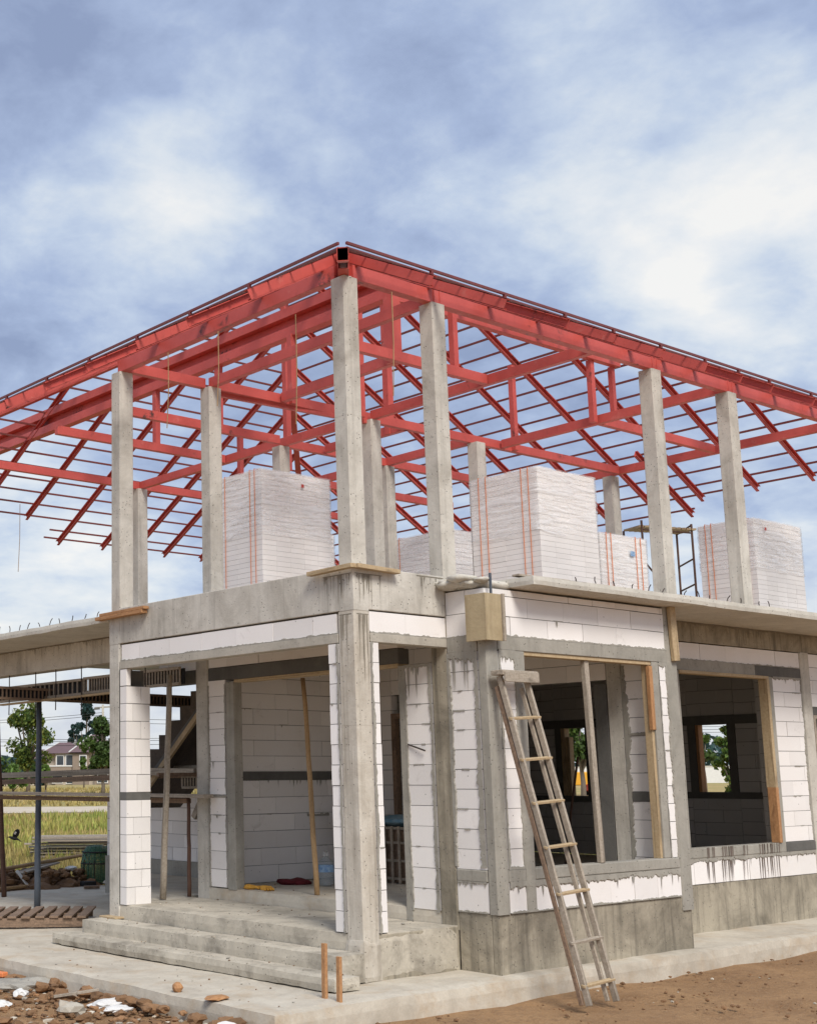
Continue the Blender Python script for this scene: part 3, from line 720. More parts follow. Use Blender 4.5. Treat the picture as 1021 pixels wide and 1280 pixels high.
def plank(name, p0, p1, w, h, mat, label, cat='plank', up=(0, 0, 1), group=None):
    o = MB().beam(p0, p1, w, h, up).build(name, mat, bevel=.003); return tag(o, label, cat, group)
b = thing('formwork_board', 'two pale planks nailed round the top of the porch corner below the tall corner column', 'board', (-.03, -.03, 3.43))
MB().beam((-.06, .56, 3.475), (-.06, -.07, 3.49), .075, .042).build('plank', 'wood_pale', b, bevel=.003)
MB().beam((-.0225, -.06, 3.49), (.57, -.06, 3.475), .075, .042).build('plank', 'wood_pale', b, bevel=.003)
b = thing('formwork_board', 'pair of orange brown planks laid on the beam top above the left porch column', 'board', (-.04, 3.9, 3.4))
MB().beam((-.06, 4.38, 3.395), (-.06, 3.40, 3.40), .09, .04).build('plank', 'wood_orange', b, bevel=.003)
MB().beam((-.055, 4.30, 3.437), (-.055, 3.37, 3.442), .08, .035).build('plank', 'wood_orange', b, bevel=.003)
b = thing('formwork_box', 'stained plywood box around the wall corner under the right hand slab', 'formwork', (1.2, -.62, 2.79))
MB().box(1.20, 1.22, -.62, -.36, 2.785, 3.255).box(1.2201, 1.46, -.62, -.60, 2.785, 3.255).box(1.2202, 1.25, -.5999, -.56, 2.785, 3.255).build('panel', 'ply', b, bevel=.002)
MB().box(1.44, 1.475, -.645, -.6201, 2.785, 3.26).build('batten', 'wood_grey', b, bevel=.002)
tag(MB().box(1.34, 1.36, -.585, -.565, 3.26, 3.47).build('steel_angle', 'pole_blue'), 'thin grey steel rod upright between the plywood box and the slab', 'rod')
plank('pilaster_board', (4.56, -.545, 2.735), (4.53, -.545, 3.352), .11, .045, 'wood_pale', 'pale upright board fixed on the wall between the two big windows', 'board', (0, 1, 0))
plank('loose_plank', (1.72, -.60, 3.475), (2.5, -.64, 3.468), .10, .022, 'wood_grey', 'short weathered plank lying on the slab edge in front of the big strapped pack')
plank('loose_plank', (11.2, -.6, 3.48), (12.0, -.65, 3.48), .3, .05, 'slab', 'flat grey offcut on the slab edge below the rightmost pack', 'slab piece')

# prop poles
def pole(name, p0, p1, r, mat, label, cat='pole', bend=.0, group=None):
    p0, p1 = V(p0), V(p1); pts = []
    for i in range(9):
        f = i / 8; pts.append(p0.lerp(p1, f) + V((bend * math.sin(f * 3.1) + .004 * math.sin(f * 17), bend * .6 * math.sin(f * 5), 0)))
    o = MB().tube(pts, r, 10, 0, 1., r * .85).build(name, mat, smooth=True); return tag(o, label, cat, group)
pole('prop_pole', (1.50, 2.23, .135), (1.75, 2.66, 2.63), .032, 'bamboo', 'leaning round timber prop in front of the grey inner porch wall', 'prop', .015)
pole('prop_pole', (.78, 4.2, 0), (.90, 4.2, 2.74), .043, 'wood_grey', 'thick weathered timber prop right of the white block pillar', 'prop', .012)
pole('prop_pole', (1.25, 4.28, 0), (1.25, 4.28, 1.22), .027, 'rust', 'short rusty steel prop under the plank beside the inner column', 'prop', .002)
pole('scaffold_pole', (1.43, 8.2, -.43), (1.43, 8.2, 2.62), .05, 'pole_blue', 'blue grey steel prop under the left slab, standing by the pallet', 'scaffold pole', .002)
pole('scaffold_pole', (2.0, 10.17, -.43), (1.75, 10.1, 3.0), .045, 'rust', 'rust brown steel prop at the far left edge under the slab', 'scaffold pole', .002)
plank('scaffold_plank', (1.18, 3.78, 1.235), (1.18, 11.5, 1.25), .16, .045, 'wood_grey', 'long weathered scaffold plank tied across the steel props behind the block pillar', 'plank')
plank('scaffold_rail', (1.28, 4.3, 1.17), (1.28, 11.5, 1.185), .06, .06, 'wood_brown', 'dark brown timber rail directly under the long scaffold plank', 'rail')
plank('scaffold_rail', (2.55, 4.95, 1.60), (2.45, 12.2, 1.50), .06, .09, 'wood_grey', 'upper of two grey timber rails in front of the far house', 'rail')
plank('scaffold_rail', (2.35, 4.95, 1.52), (2.1, 12.2, 1.37), .07, .08, 'wood_brown', 'lower of two timber rails in front of the far house, darker and steeper', 'rail')
plank('scaffold_rail', (1.3, 5.0, 1.5), (3.2, 5.05, 1.5), .05, .05, 'wood_brown', 'dark crossbar high behind the thick timber prop', 'rail')
def slat_panel(p0, p1, h, n, label, rail=.035, up=(0, 0, 1), mat='wood_grey', dark='black', depth=.05):
    p0, p1 = V(p0), V(p1); t = thing('slatted_formwork', label, 'formwork', p0)
    d = (p1 - p0); hz = V((0, 0, h / 2))
    MB().beam(p0 + hz, p1 + hz, depth, rail).beam(p0 - hz, p1 - hz, depth, rail).build('rail', mat, t, bevel=.002)
    nn = V((-d.y, d.x, 0)).normalized()
    if nn.dot(V((1, 1, 0))) < 0: nn = -nn
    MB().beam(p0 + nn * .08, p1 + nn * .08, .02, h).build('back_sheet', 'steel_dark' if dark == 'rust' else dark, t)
    sb = MB()
    for i in range(n + 1):
        p = p0 + d * (i / n); sb.beam(p - hz * .98, p + hz * .98, .014, .022, d.normalized())
    sb.build('slats', mat, t)
    return t
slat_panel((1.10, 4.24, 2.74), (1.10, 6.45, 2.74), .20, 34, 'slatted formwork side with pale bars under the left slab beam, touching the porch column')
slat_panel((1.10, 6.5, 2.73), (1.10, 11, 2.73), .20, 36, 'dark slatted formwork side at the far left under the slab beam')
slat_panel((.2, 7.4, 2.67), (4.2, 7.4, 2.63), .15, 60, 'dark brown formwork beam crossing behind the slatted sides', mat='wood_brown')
slat_panel((2.2, 5.65, 1.40), (3.0, 4.75, 1.40), .15, 30, 'small slatted formwork panel lying under the stair behind the thick prop')
plank('loose_plank', (1.02, 5.2, 2.60), (1.0, 8.6, 2.57), .09, .025, 'wood_pale', 'thin pale plank tucked under the slatted formwork side')
def hang(x, y, z0, z1, label): tag(MB().tube([(x, y, z0), (x + .005, y, (z0 + z1) / 2), (x, y, z1)], .008, 5).build('tie_rod', 'rebar'), label, 'rod', 'tie rods hanging under the left slab beam')
for k in range(7):
    hang(.97, 4.9 + .68 * k + R(-.1, .1), 3.02, 2.45 - R(0, .16), 'thin rusty tie rod hanging below the left slab beam in front of the slatted formwork')
# stair
stt = thing('concrete_stair', 'raw stair flight in shade-darkened timber formwork rising to the right behind the left porch opening', 'stair', (2.2, 6.6, 0))
sm = MB()
pts = []
y, z = 7.0, 1.28
for i in range(9):
    pts += [(y, z), (y, z + .2)]; y -= .25; z += .195
prof = pts + [(y, z - .25), (7.0, 1.02)]
n = len(prof)
sm.add([(2.25, a, b_) for a, b_ in prof] + [(3.2, a, b_) for a, b_ in prof], [tuple(range(n)), tuple(range(n, 2 * n))[::-1]] + [(i, n + i, n + (i + 1) % n, (i + 1) % n) for i in range(n)])
M['shade_form'] = wood('shade_darkened_formwork', (.115, .085, .062), (.06, .045, .034))  # timber colour darkened, paints in the shade under the slab
sm.build('stair_form', 'shade_form', stt)
MB().beam((2.2, 7.0, .95), (2.2, 4.8, 2.72), .04, .11).build('stringer', 'mortar_dark', stt)
MB().beam((2.1, 6.6, 1.1), (2.1, 4.9, 2.5), .05, .075).build('brace', 'wood_pale', stt, bevel=.003)
MB().beam((2.08, 6.9, .75), (2.08, 6.25, 1.30), .05, .075).build('brace', 'wood_pale', stt, bevel=.003)
MB().beam((2.6, 5.9, .9), (2.6, 5.5, 1.45), .05, .09).build('brace', 'wood_grey', stt, bevel=.003)
MB().beam((2.0, 6.9, 1.56), (2.0, 5.1, 1.53), .05, .10).build('ledger', 'wood_grey', stt, bevel=.003)
MB().box(3.25, 3.3, 4.6, 6.4, 1.55, 2.9).build('back_sheet', 'black', stt)  # added black sheet stands in for the shade behind the stair
pb = MB()
for yy in (5.3, 5.6, 6.0): pb.beam((3.0, yy, 0), (3.0, yy, 1.9), .08, .08)
pb.build('prop', 'wood_brown', stt)

# ladder
ld = thing('wooden_ladder', 'old wooden step ladder leaning on the wall corner left of the big window', 'ladder', (1.6, -1.4, -.6))
T0, B0 = V((1.34, -.64, 2.43)), V((1.40, -1.42, -.6)); T1, B1 = V((1.74, -.64, 2.43)), V((1.81, -1.42, -.6))
for a, b_ in ((T0, B0), (T1, B1)):
    MB().beam(b_, a, .034, .058, (0, -1, .3)).build('rail', 'wood_grey', ld, bevel=.004)
    k = V((.012 if a is T0 else -.012, .075, 0)); MB().beam(b_ + k + V((-.045, -.02, 0)), a + k * .8 + V((0, -.01, -.1)), .026, .042, (0, -1, .3)).build('rear_leg', 'wood_brown' if a is T0 else 'wood_grey', ld, bevel=.004)
for z in (2.02, 1.62, 1.21, .80, .38, -.05, -.42):
    f = (2.43 - z) / 3.03
    MB().beam(T0.lerp(B0, f) + V((-.03, -.012, -.012)), T1.lerp(B1, f) + V((.03, -.012, .012)), .04, .024, (0, -.25, 1)).build('rung', 'wood_pale' if z != -.05 else 'wood_grey', ld, bevel=.003)
MB().beam((1.28, -.655, 2.462), (1.83, -.655, 2.462), .15, .05).build('top_board', 'wood_grey', ld, bevel=.006)
MB().beam((1.30, -.735, 2.42), (1.82, -.735, 2.42), .025, .10).build('top_board', 'wood_grey', ld, bevel=.004)

# pallets, stakes, bits in front
pt = thing('wooden_pallet', 'brown slatted pallet lying on the concrete apron left of the porch steps', 'pallet', (.3, 6.6, -.43))
ang = math.atan2(5.635 - 6.08, .386 + .415)
ux = V((math.cos(-.62), math.sin(-.62), 0)); uy = V((.63, .77, 0)); o0 = V((-1.05, 6.55, -.43))
for k in range(3):
    MB().beam(o0 + uy * (.05 + .62 * k) + V((0, 0, .075)), o0 + uy * (.05 + .62 * k) + ux * 1.85 + V((0, 0, .075)), .06, .11).build('bearer', 'wood_brown', pt, bevel=.004)
for k in range(11):
    a = o0 + ux * (.05 + .178 * k) + V((0, 0, .146))
    MB().beam(a - uy * R(0, .03), a + uy * (1.34 + R(0, .05)), .115, .026).build('slat', 'wood_brown', pt, bevel=.003)
for x, y, z1, w, lb in ((-.9, -.40, .03, .05, 'short orange brown timber stake at the foot of the corner column'), (-.92, -.6, -.06, .045, 'split timber stake right of the taller stake by the corner column')):
    o = MB().beam((x, y, -.62), (x + .02, y + .01, z1), w, .03, (1, 0, 0)).build('timber_stake', 'wood_orange', bevel=.003); tag(o, lb, 'stake')
tag(MB().box(-.12, .12, 3.92, 4.25, -.155, -.135).build('board_offcut', 'wood_pale', bevel=.004), 'pale board offcut on the top step at the foot of the left porch column', 'board')
tag(MB().blob((-.46, 2.75, -.385), .11, .3, 3, 2, (1.3, 1.2, .4)).build('block_fragment', 'cream'), 'cream lump of broken block on the apron before the steps', 'rubble')
tag(MB().blob((-1.62, .75, -.40), .05, .3, 4, 2, (1, 1, 1)).build('brick_fragment', 'wood_orange'), 'small orange brick chip on the front edge of the apron', 'rubble')
tag(MB().blob((-1.66, .15, -.415), .10, .3, 5, 2, (1.3, .9, .22)).build('brick_fragment', 'wood_orange'), 'flat orange clay shard on the apron edge nearest the camera', 'rubble')
tag(MB().beam((3.8, 10.55, -.40), (4.05, 10.45, -.40), .09, .05).build('brick_piece', 'wood_brown', bevel=.004), 'small brown brick lying on the apron before the green basket', 'brick')
tag(MB().box(4.12, 4.36, 11.0, 11.18, -.43, -.35).build('black_tray', 'black', bevel=.01), 'small black tub left of the green net basket', 'tub')
tag(MB().blob((4.75, 10.9, -.38), .2, .2, 8, 2, (1.4, 1, .33)).build('cement_bag', 'conc_floor'), 'flattened grey cement bag right of the green basket', 'bag')
# indoor things
gl = MB()
for gx, gy, ga in ((1.44, 3.34, .4), (1.50, 3.10, -.5)):
    gl.blob((gx, gy, .16), .075, .35, int(gy * 50), 3, (.9, 1.2, .42))
    for q_ in range(4):
        an = ga + (q_ - 1.5) * .22; c0_, s0_ = math.sin(an), -math.cos(an)
        gl.tube([(gx + .02 * (q_ - 1.5), gy - .05, .16), (gx + c0_ * .12, gy + s0_ * .12, .165), (gx + c0_ * .16, gy + s0_ * .16, .15)], .018, 8, 0, 1., .012)
tag(gl.build('work_gloves', 'cloth_y', smooth=True), 'crumpled yellow work gloves on the floor step beside the inner post', 'gloves')
cl = MB()
for k in range(6): cl.blob((2.35 + R(-.12, .12), 3.6 + R(-.12, .12), .16), .09, .4, k + 30, 2, (1.2, 1.2, .5))
tag(cl.build('red_cloth', 'cloth_r', smooth=True), 'dark red rag on the floor behind the leaning timber prop', 'cloth')
wb = thing('water_bottle', 'large clear water bottle with blue label on the floor by the inner porch wall', 'bottle', (2.45, 3.08, .135))
def lathe(mb, c, prof, n=20, m=0):
    vs = []; fs = []
    for r, z in prof:
        for k in range(n): a = 6.2832 * k / n; vs.append((c[0] + r * math.cos(a), c[1] + r * math.sin(a), c[2] + z))
    for i in range(len(prof) - 1):
        for k in range(n): j = (k + 1) % n; fs.append((i * n + k, i * n + j, (i + 1) * n + j, (i + 1) * n + k))
    mb.add(vs, fs, m); return mb
lathe(MB(), (2.45, 3.08, .135), [(.001, .003), (.09, .003), (.10, .03), (.10, .25), (.085, .30), (.045, .335), (.03, .36), (.03, .37)]).build('body', 'bottle', wb, smooth=True)
lathe(MB(), (2.45, 3.08, .135), [(.1012, .17), (.1012, .255), (.1005, .257)]).build('label_band', 'label_b', wb, smooth=True)
lathe(MB(), (2.45, 3.08, .135), [(.034, .362), (.034, .395), (.001, .396)]).build('cap', 'white', wb, smooth=True)
MB().tube([(2.42, 3.04, .50), (2.40, 3.06, .55), (2.45, 3.08, .565), (2.50, 3.1, .55), (2.48, 3.11, .50)], .008, 6).build('handle', 'white', wb, smooth=True)
cr = thing('bamboo_crate', 'slatted bamboo crate with a blue patterned sack on top, behind the right porch opening', 'crate', (3.75, 2.9, .135))
cb = MB()
x0, x1, y0, y1 = 3.35, 3.95, 2.55, 3.35
for z in (.18, .40, .62, .80): cb.box(x0, x0 + .03, y0, y1, z, z + .03).box(x1 - .03, x1, y0, y1, z, z + .03).box(x0 + .031, x1 - .031, y0, y0 + .03, z, z + .03).box(x0 + .031, x1 - .031, y1 - .03, y1, z, z + .03)
for k in range(7):
    yy = y0 + (y1 - y0) * k / 6.6; cb.box(x0 - .02, x0 - .001, yy, yy + .03, .135, .84)
    xx = x0 + (x1 - x0) * k / 6.6; cb.box(xx, xx + .03, y0 - .02, y0 - .001, .135, .84)
cb.build('slats', 'wood_grey', cr)
MB().box(x0 + .04, x1 - .04, y0 + .04, y1 - .04, .14, .79).build('contents', 'wood_brown', cr)
o = MB().blob((3.62, 2.9, .90), .36, .12, 5, 3, (.85, 1.05, .22)).build('folded_sack', 'cloth_b', smooth=True); tag(o, 'blue patterned sack folded on top of the bamboo crate', 'sack')
o = MB().blob((3.35, 3.33, .98), .17, .35, 9, 3, (1., 1., .35)).build('dark_bag', 'black', smooth=True); tag(o, 'dark crumpled bag on the crate behind the water bottle', 'bag')
tag(MB().tube([(8, 3.365, 1.73), (7.95, 3.5, .95), (7.9, 3.62, .137)], .018, 7).build('steel_rod', 'rust'), 'thin rod leaning inside the first window in front of the far opening', 'rod')
tag(MB().tube([(8.2, 1.95, .135), (8.2, 1.95, .86)], .03, 9).build('water_pipe', 'pipe'), 'short blue pipe standing up inside the right hand window', 'pipe')
fr = MB().tube([(2.6, 5.6, -.02), (2.75, 5.5, .42), (2.85, 5.35, .47), (3.1, 5.0, .47), (3.1, 4.95, -.02)], .014, 7)
tag(fr.build('pipe_frame', 'rust', smooth=True), 'bent rusty pipe frame on the floor before the low block wall', 'pipe frame')
# nail stuck in pier, strings on roof
tag(MB().tube([(1.31, .58, 1.79), (1.29, .33, 1.72)], .009, 6).build('steel_bar', 'rebar'), 'thin dark bar stuck in the white pier left of the right porch column', 'bar')
for x, y, z0, z1, lb in ((.02, 2.05, 6.48, 5.6, 'thin cord hanging from the left roof beam, the shorter one near the corner column'), (.02, 3.0, 6.48, 5.55, 'thin cord hanging from the left roof beam above the second row column'),
                      (.72, .02, 6.48, 5.35, 'thin cord hanging from the right roof beam beside the second column'), (3.4, 12.2, 6.6, 5.3, 'thin wire hanging from the far left eave against the pale sky'), (.02, .75, 6.3, 5.1, 'thin orange cord hanging just left of the corner column')):
    tag(MB().tube([(x, y, z0), (x + .01, y + .01, (z0 + z1) / 2), (x - .01, y + .02, z1)], .006, 5).build('hanging_cord', 'bamboo'), lb, 'cord', 'cords hanging from the roof')
# rooftop scaffold tower
sc = thing('scaffold_tower', 'rusty scaffold tower with a slatted wooden platform beyond the upper floor', 'scaffold', (12.1, 4, 3.46))
for (x, y) in ((11.05, 4.0), (12.1, 3.7), (12.75, 4.4), (11.7, 4.8)):
    MB().tube([(x, y, 3.462), (x, y, 5.82)], .02, 7).build('leg', 'rust', sc)
for a, b_ in (((11.05, 4, 5.66), (12.1, 3.7, 5.66)), ((12.1, 3.7, 5.80), (12.75, 4.4, 5.80)), ((12.1, 3.7, 5.2), (12.75, 4.4, 5.2)), ((12.1, 3.7, 4.75), (12.75, 4.4, 4.75)), ((11.05, 4, 3.95), (12.1, 3.7, 3.95)), ((12.1, 3.7, 4.0), (12.75, 4.4, 4.1)), ((11.6, 3.85, 5.1), (13.0, 4.6, 4.2)), ((11.05, 4, 5.1), (12.1, 3.7, 4.0))):
    MB().tube([a, b_], .016, 6).build('brace', 'rust', sc)
pf = MB()
for k in range(11):
    f = k / 10; a = V((11.05, 4.0, 5.72)).lerp(V((12.1, 3.65, 5.72)), f); pf.beam(a, a + V((.72, .80, .12)), .075, .035)
pf.build('platform', 'wood_pale', sc)

# ================================================================== BACKGROUND
CAM = V((-9.1233, -9.1415, 1.469)); FW = V((.599, .8004, 0)); RT = V((.8004, -.599, 0))
def gz(x, y):
    d = (x - CAM.x) * FW.x + (y - CAM.y) * FW.y
    t = min(1, max(0, (d - 38) / 112)); t = t * t * (3 - 2 * t)
    return -.62 + .89 * t
def at(dep, lat, dz=0):
    p = CAM + FW * dep + RT * lat; return V((p.x, p.y, gz(p.x, p.y) + dz))
def px(u, dep): return (u - 207.9) / 1651.6 * dep      # lateral metres of a sight line at a depth
# ground
g = MB(); vs = []; fs = []
dl = [-40, -25, -15, -8] + [-6 + .35 * k for k in range(60)] + [15.2 + .8 * k for k in range(25)] + [36 + 3 * k for k in range(42)] + [165, 200, 260, 350, 500, 800, 1500, 3000]
ll = [-1500, -700, -350, -200, -120, -80, -50, -35, -25, -19] + [-14 + .45 * k for k in range(70)] + [18, 22, 28, 36, 48, 65, 90, 130, 200, 350, 700, 1500]
for d in dl:
    for l in ll:
        p = CAM + FW * d + RT * l
        near = 1 if d < 45 else 0
        z = gz(p.x, p.y) + near * (.06 * noise.noise(V((p.x * 1.3, p.y * 1.3, 0))) + .05 * noise.noise(V((p.x * 4.5, p.y * 4.5, 3))))
        if d < 7: z += .0
        vs.append((p.x, p.y, z - (.02 if near else 0)))
W = len(ll)
for i in range(len(dl) - 1):
    for j in range(W - 1): fs.append((i * W + j, i * W + j + 1, (i + 1) * W + j + 1, (i + 1) * W + j))
go = g.add(vs, fs).build('ground', 'ground', smooth=True, kind='structure')
ap = MB().rbox(-1.74, 12, -.7, 11.2, -.80, -.432, .11, .010, .03, zres=.09)
apo = ap.build('concrete_apron', 'conc_floor', kind='structure')
# pale track
tr = MB(); n = 40; vs = []; fs = []
for i in range(n + 1):
    l = -40 + 90 * i / n
    for d in (73, 83):
        p = at(d + 1.2 * noise.noise(V((l * .3, d, 0))), l); vs.append((p.x, p.y, p.z + .03))
for i in range(n): fs.append((2 * i, 2 * i + 2, 2 * i + 3, 2 * i + 1))
tr.add(vs, fs).build('dirt_road', 'sandpath', kind='structure')
# grass
gr = MB()
def tuft(p, h, n, m=0, wd=.03):
    for k in range(n):
        a = R(0, 6.283); w = R(.5, 1.3) * wd; l = R(.1, .5) * h; dx, dy = math.cos(a), math.sin(a); hh = h * R(.6, 1.1)
        b0 = V((p.x + R(-.15, .15), p.y + R(-.15, .15), p.z - .02))
        gr.add([b0 + V((-dy * w, dx * w, 0)), b0 + V((dy * w, -dx * w, 0)), b0 + V((dx * l, dy * l, hh))], [(0, 1, 2)], m, R(.55, 1.35))
for i in range(8200):
    d = 27 + 40 * random.random() ** 1.4; l = R(px(-40, d), px(300, d)) if random.random() < .93 else R(px(600, d), px(950, d))
    p = at(d, l); k = noise.noise(V((p.x * .22, p.y * .22, 0)))
    tuft(p, R(.2, .5) * (1 + .5 * k), 4, 0 if k + R(-.25, .25) > .02 else 1, .025 + d * .0006)
for i in range(2600):
    d = R(84, 150); l = R(px(-30, d), px(260, d)); p = at(d, l); tuft(p, R(.15, .4), 3, 1, .08)
for i in range(900):
    d = R(30, 70); l = R(px(640, d), px(960, d)); p = at(d, l); tuft(p, R(.1, .3), 3, 1, .04)
M['grass_dry'] = leafm('dry_grass', (.55, .42, .16), (.40, .33, .11))
gr.build('field_grass', ['grass', 'grass_dry'], kind='stuff')['category'] = 'grass'
# rubble and soil
rb = MB()
for i in range(900):
    x = R(-6.5, -1.8); y = R(-3.2, 6.5)
    r = R(.012, .05) * (1 if random.random() < .9 else 2); rb.blob((x, y, -.615 + r * .3), r, .55, i, 1 if r < .03 else 2, (R(.8, 1.6), R(.8, 1.6), R(.4, .9)), random.choice((0,) * 12 + (1, 1, 2, 3)), R(.7, 1.2))
for i in range(900):
    x = -1.78 - abs(random.gauss(0, 1.0)); y = R(-.5, 6); r = R(.008, .03); rb.blob((x, y, -.612 + r * .2), r, .5, i + 5000, 1, (R(.8, 1.8), R(.8, 1.8), .6), random.choice((0, 0, 0, 0, 0, 1)), R(.6, 1.25))
for i in range(900):
    x = R(-3.5, 7); y = R(-4.5, -.75); r = R(.006, .035) * (.6 + .8 * max(0, noise.noise(V((x * 1.5, y * 1.5, 7)))));
    if noise.noise(V((x * .9, y * .9, 2))) < -.05: continue
    rb.blob((x, y, -.615 + r * .3), r, .4, i + 2000, 1, (1, 1, .6), random.choice((0,) * 14 + (1,)), R(.6, 1.1))
o = rb.build('rubble', ['mud', 'conc_floor', 'aac', 'wood_orange'], kind='stuff'); o['category'] = 'rubble'; o['label'] = 'brown soil clods and broken bits strewn in front of the apron'
cb_ = MB()
for i in range(230):
    k = random.random()
    if k < .30: x, y, z = R(-1.7, -.7), R(-.5, 6.5), -.43
    elif k < .45: x, y, z = R(-.66, -.38), R(-.2, 4.3), -.293
    elif k < .6: x, y, z = R(-.34, -.03), R(0, 4.2), -.153
    elif k < .85: x, y, z = R(.25, 1.28), R(.3, 3.8), .002
    else: x, y, z = R(1.4, 3.6), R(.8, 3.9), .137
    r = R(.003, .011) * (1.8 if random.random() < .1 else 1); cb_.blob((x, y, z + r * .3), r, .4, i, 1, (1.3, 1.1, .6), random.choice((0, 0, 1, 2)), R(.6, 1.1))
for i in range(60): cb_.blob((-1.74 - abs(random.gauss(0, .1)), R(-.5, 6.5), -.60 + R(0, .05)), R(.03, .08), .5, i, 2, (1, 1.3, .7), 1, R(.7, 1.2))
o = cb_.build('mortar_crumbs', ['mortar', 'mud', 'conc_floor'], kind='stuff'); o['category'] = 'rubble'; o['label'] = 'mortar crumbs and soil scattered on the steps and porch floor'
def debris(name, p, r, sq, mat, label, cat='rubble', seed=1): tag(MB().blob(p, r, .45, seed, 3, sq).build(name, mat), label, cat)
debris('plastic_scrap', (-1.95, 1.35, -.58), .14, (1.5, .8, .3), 'white', 'white crumpled scrap in the soil near the apron edge, lower left', 'scrap', 3)
debris('plastic_scrap', (-2.05, 1.05, -.58), .10, (1.4, .9, .35), 'white', 'smaller white scrap beside the crumpled scrap in the soil', 'scrap', 4)
debris('concrete_lump', (-1.98, 2.9, -.61), .26, (1.3, 1.2, .35), 'mortar', 'pile of grey ash or cement dust against the apron edge at lower left', 'cement', 6)
debris('stone', (-2.3, 2.35, -.58), .07, (1, 1, .7), 'white', 'pale stone lying on brown soil left of the white scraps', 'stone', 7)
debris('stone', (-2.75, 1.95, -.59), .075, (1.3, 1, .5), 'white', 'flat white stone on brown soil at the lower left of the picture', 'stone', 8)
tag(MB().beam((-2.15, 2.0, -.58), (-1.80, 1.75, -.52), .03, .025).build('wood_stick', 'wood_grey', bevel=.003), 'pale stick lying on the soil and pointing to the apron edge', 'stick')
tag(MB().beam((-3.1, 2.75, -.58), (-2.75, 2.62, -.57), .10, .02).build('wood_offcut', 'white', bevel=.003), 'white flat offcut at the lower left corner of the soil', 'offcut')
tag(MB().beam((-2.1, 3.9, -.55), (-1.9, 3.35, -.55), .09, .05).build('clay_shard', 'strap', bevel=.01), 'bright orange clay shard lying on the soil at the left edge', 'rubble')
mb_ = MB()
for i in range(60): mb_.blob((R(2.3, 4.6), R(11.3, 13.0), -.62 + R(0, .12)), R(.2, .42), .7, i, 3, (1, 1, .6), 0, R(.7, 1.15))
for i in range(420): mb_.blob((R(2.3, 4.4), 11.25 + R(0, 1.3), R(-.45, -.18)), R(.02, .085), .6, i + 70, 1, (1.2, 1, .8), 0, R(.5, 1.2))
mo = mb_.build('dirt_mound', 'mud', kind='structure')
pole('bamboo_pole', (2.3, 11.4, -.13), (6.2, 13.1, .06), .036, 'bamboo', 'long bamboo pole slanting across the soil heap, upper one', 'bamboo pole', .03)
pole('bamboo_pole', (2.0, 11.0, -.40), (3.3, 11.3, -.375), .033, 'bamboo', 'short bamboo pole at the foot of the soil heap left of the steel prop', 'bamboo pole', .02)
plank('loose_plank', (3.1, 11.6, -.19), (4.3, 12.3, -.08), .22, .03, 'wood_grey', 'grey plank lying on the soil heap behind the blue grey prop')
plank('loose_plank', (2.95, 11.4, -.12), (3.12, 11.22, -.42), .09, .03, 'white', 'short whitish board leaning down the soil heap')
debris('plastic_bag', (4.47, 12.0, -.19), .075, (1.6, 1, .7), 'white', 'white plastic bag on the soil heap above the black tub', 'bag', 11)
bk = thing('net_basket', 'round dark green net basket standing on the apron beside the left column', 'basket', (4.72, 11.5, -.43))
lathe(MB(), (4.72, 11.5, -.43), [(.30, .0), (.30, .35), (.28, .55), (.20, .66), (.02, .68)], 24).build('net', 'net', bk, smooth=True)
cg = MB()
for z, r in ((.02, .305), (.36, .305), (.56, .285)):
    cg.tube([(4.72 + r * math.cos(a * .2618), 11.5 + r * math.sin(a * .2618), -.43 + z) for a in range(25)], .012, 6)
for a in range(8):
    c_, s2 = math.cos(a * .785), math.sin(a * .785); cg.tube([(4.72 + .305 * c_, 11.5 + .305 * s2, -.42), (4.72 + .305 * c_, 11.5 + .305 * s2, -.05), (4.72 + .2 * c_, 11.5 + .2 * s2, .23)], .009, 5)
cg.build('hoops', 'black', bk)
# timber stack
ts = thing('timber_stack', 'weathered grey planks stacked in loose layers at the edge of the field', 'timber stack', at(33, px(95, 33)))
base = at(33, px(95, 33)); dirx = RT * 1.0 + FW * .12
for i in range(9):
    lay = MB()
    for k in range(3):
        q = base + FW * (R(0, .5) + .28 * k) + RT * R(-.25, .25) + V((0, 0, .05 + .075 * i)); lay.beam(q - dirx * R(.85, 1.1), q + dirx * R(.9, 1.3), .24, .035, t=R(.8, 1.3))
    lay.build('planks', 'wood_grey' if i != 5 else 'white', ts)
for k in range(3): MB().beam(base + RT * (-.4 + .55 * k) - FW * .15 + V((0, 0, .02 + .2 * k)), base + RT * (-.38 + .55 * k) + FW * 1.1 + V((0, 0, .03 + .2 * k)), .08, .07).build('spacer', 'wood_pale', ts)
# bird
bo_ = V((4.0, 13.3, .36)); bd = thing('black_bird', 'small black bird with white wing patch flying low over the grass between the steel props', 'bird', bo_)
def bl(lx, z, ly=0): return bo_ + RT * lx + FW * ly + V((0, 0, z))
bb = MB()
for k, (lx, z, r) in enumerate(((-.075, .0, .022), (-.05, -.008, .026), (-.02, -.02, .034), (.015, -.03, .036), (.05, -.035, .026), (.085, -.05, .018))): bb.blob(bl(lx, z), r, .05, k, 2, (1.2, 1.2, .9))
bb.beam(bl(-.09, .0), bl(-.125, -.004), .012, .012).beam(bl(.07, -.045), bl(.145, -.085), .05, .012)
bb.build('body', 'black', bd, smooth=True)
for s2 in (-1, 1):
    q = MB(); vsw = [bl(-.03, 0), bl(.05, -.02), bl(.085, .03, .02 * s2), bl(.11, .085, .05 * s2), bl(.10, .13, .07 * s2), bl(.065, .15, .08 * s2), bl(.02, .12, .06 * s2), bl(-.015, .06, .03 * s2)]
    q.add(vsw, [tuple(range(8))]); sd_ = q.build('wing', 'black', bd); sd_.modifiers.new('s', 'SOLIDIFY').thickness = .008
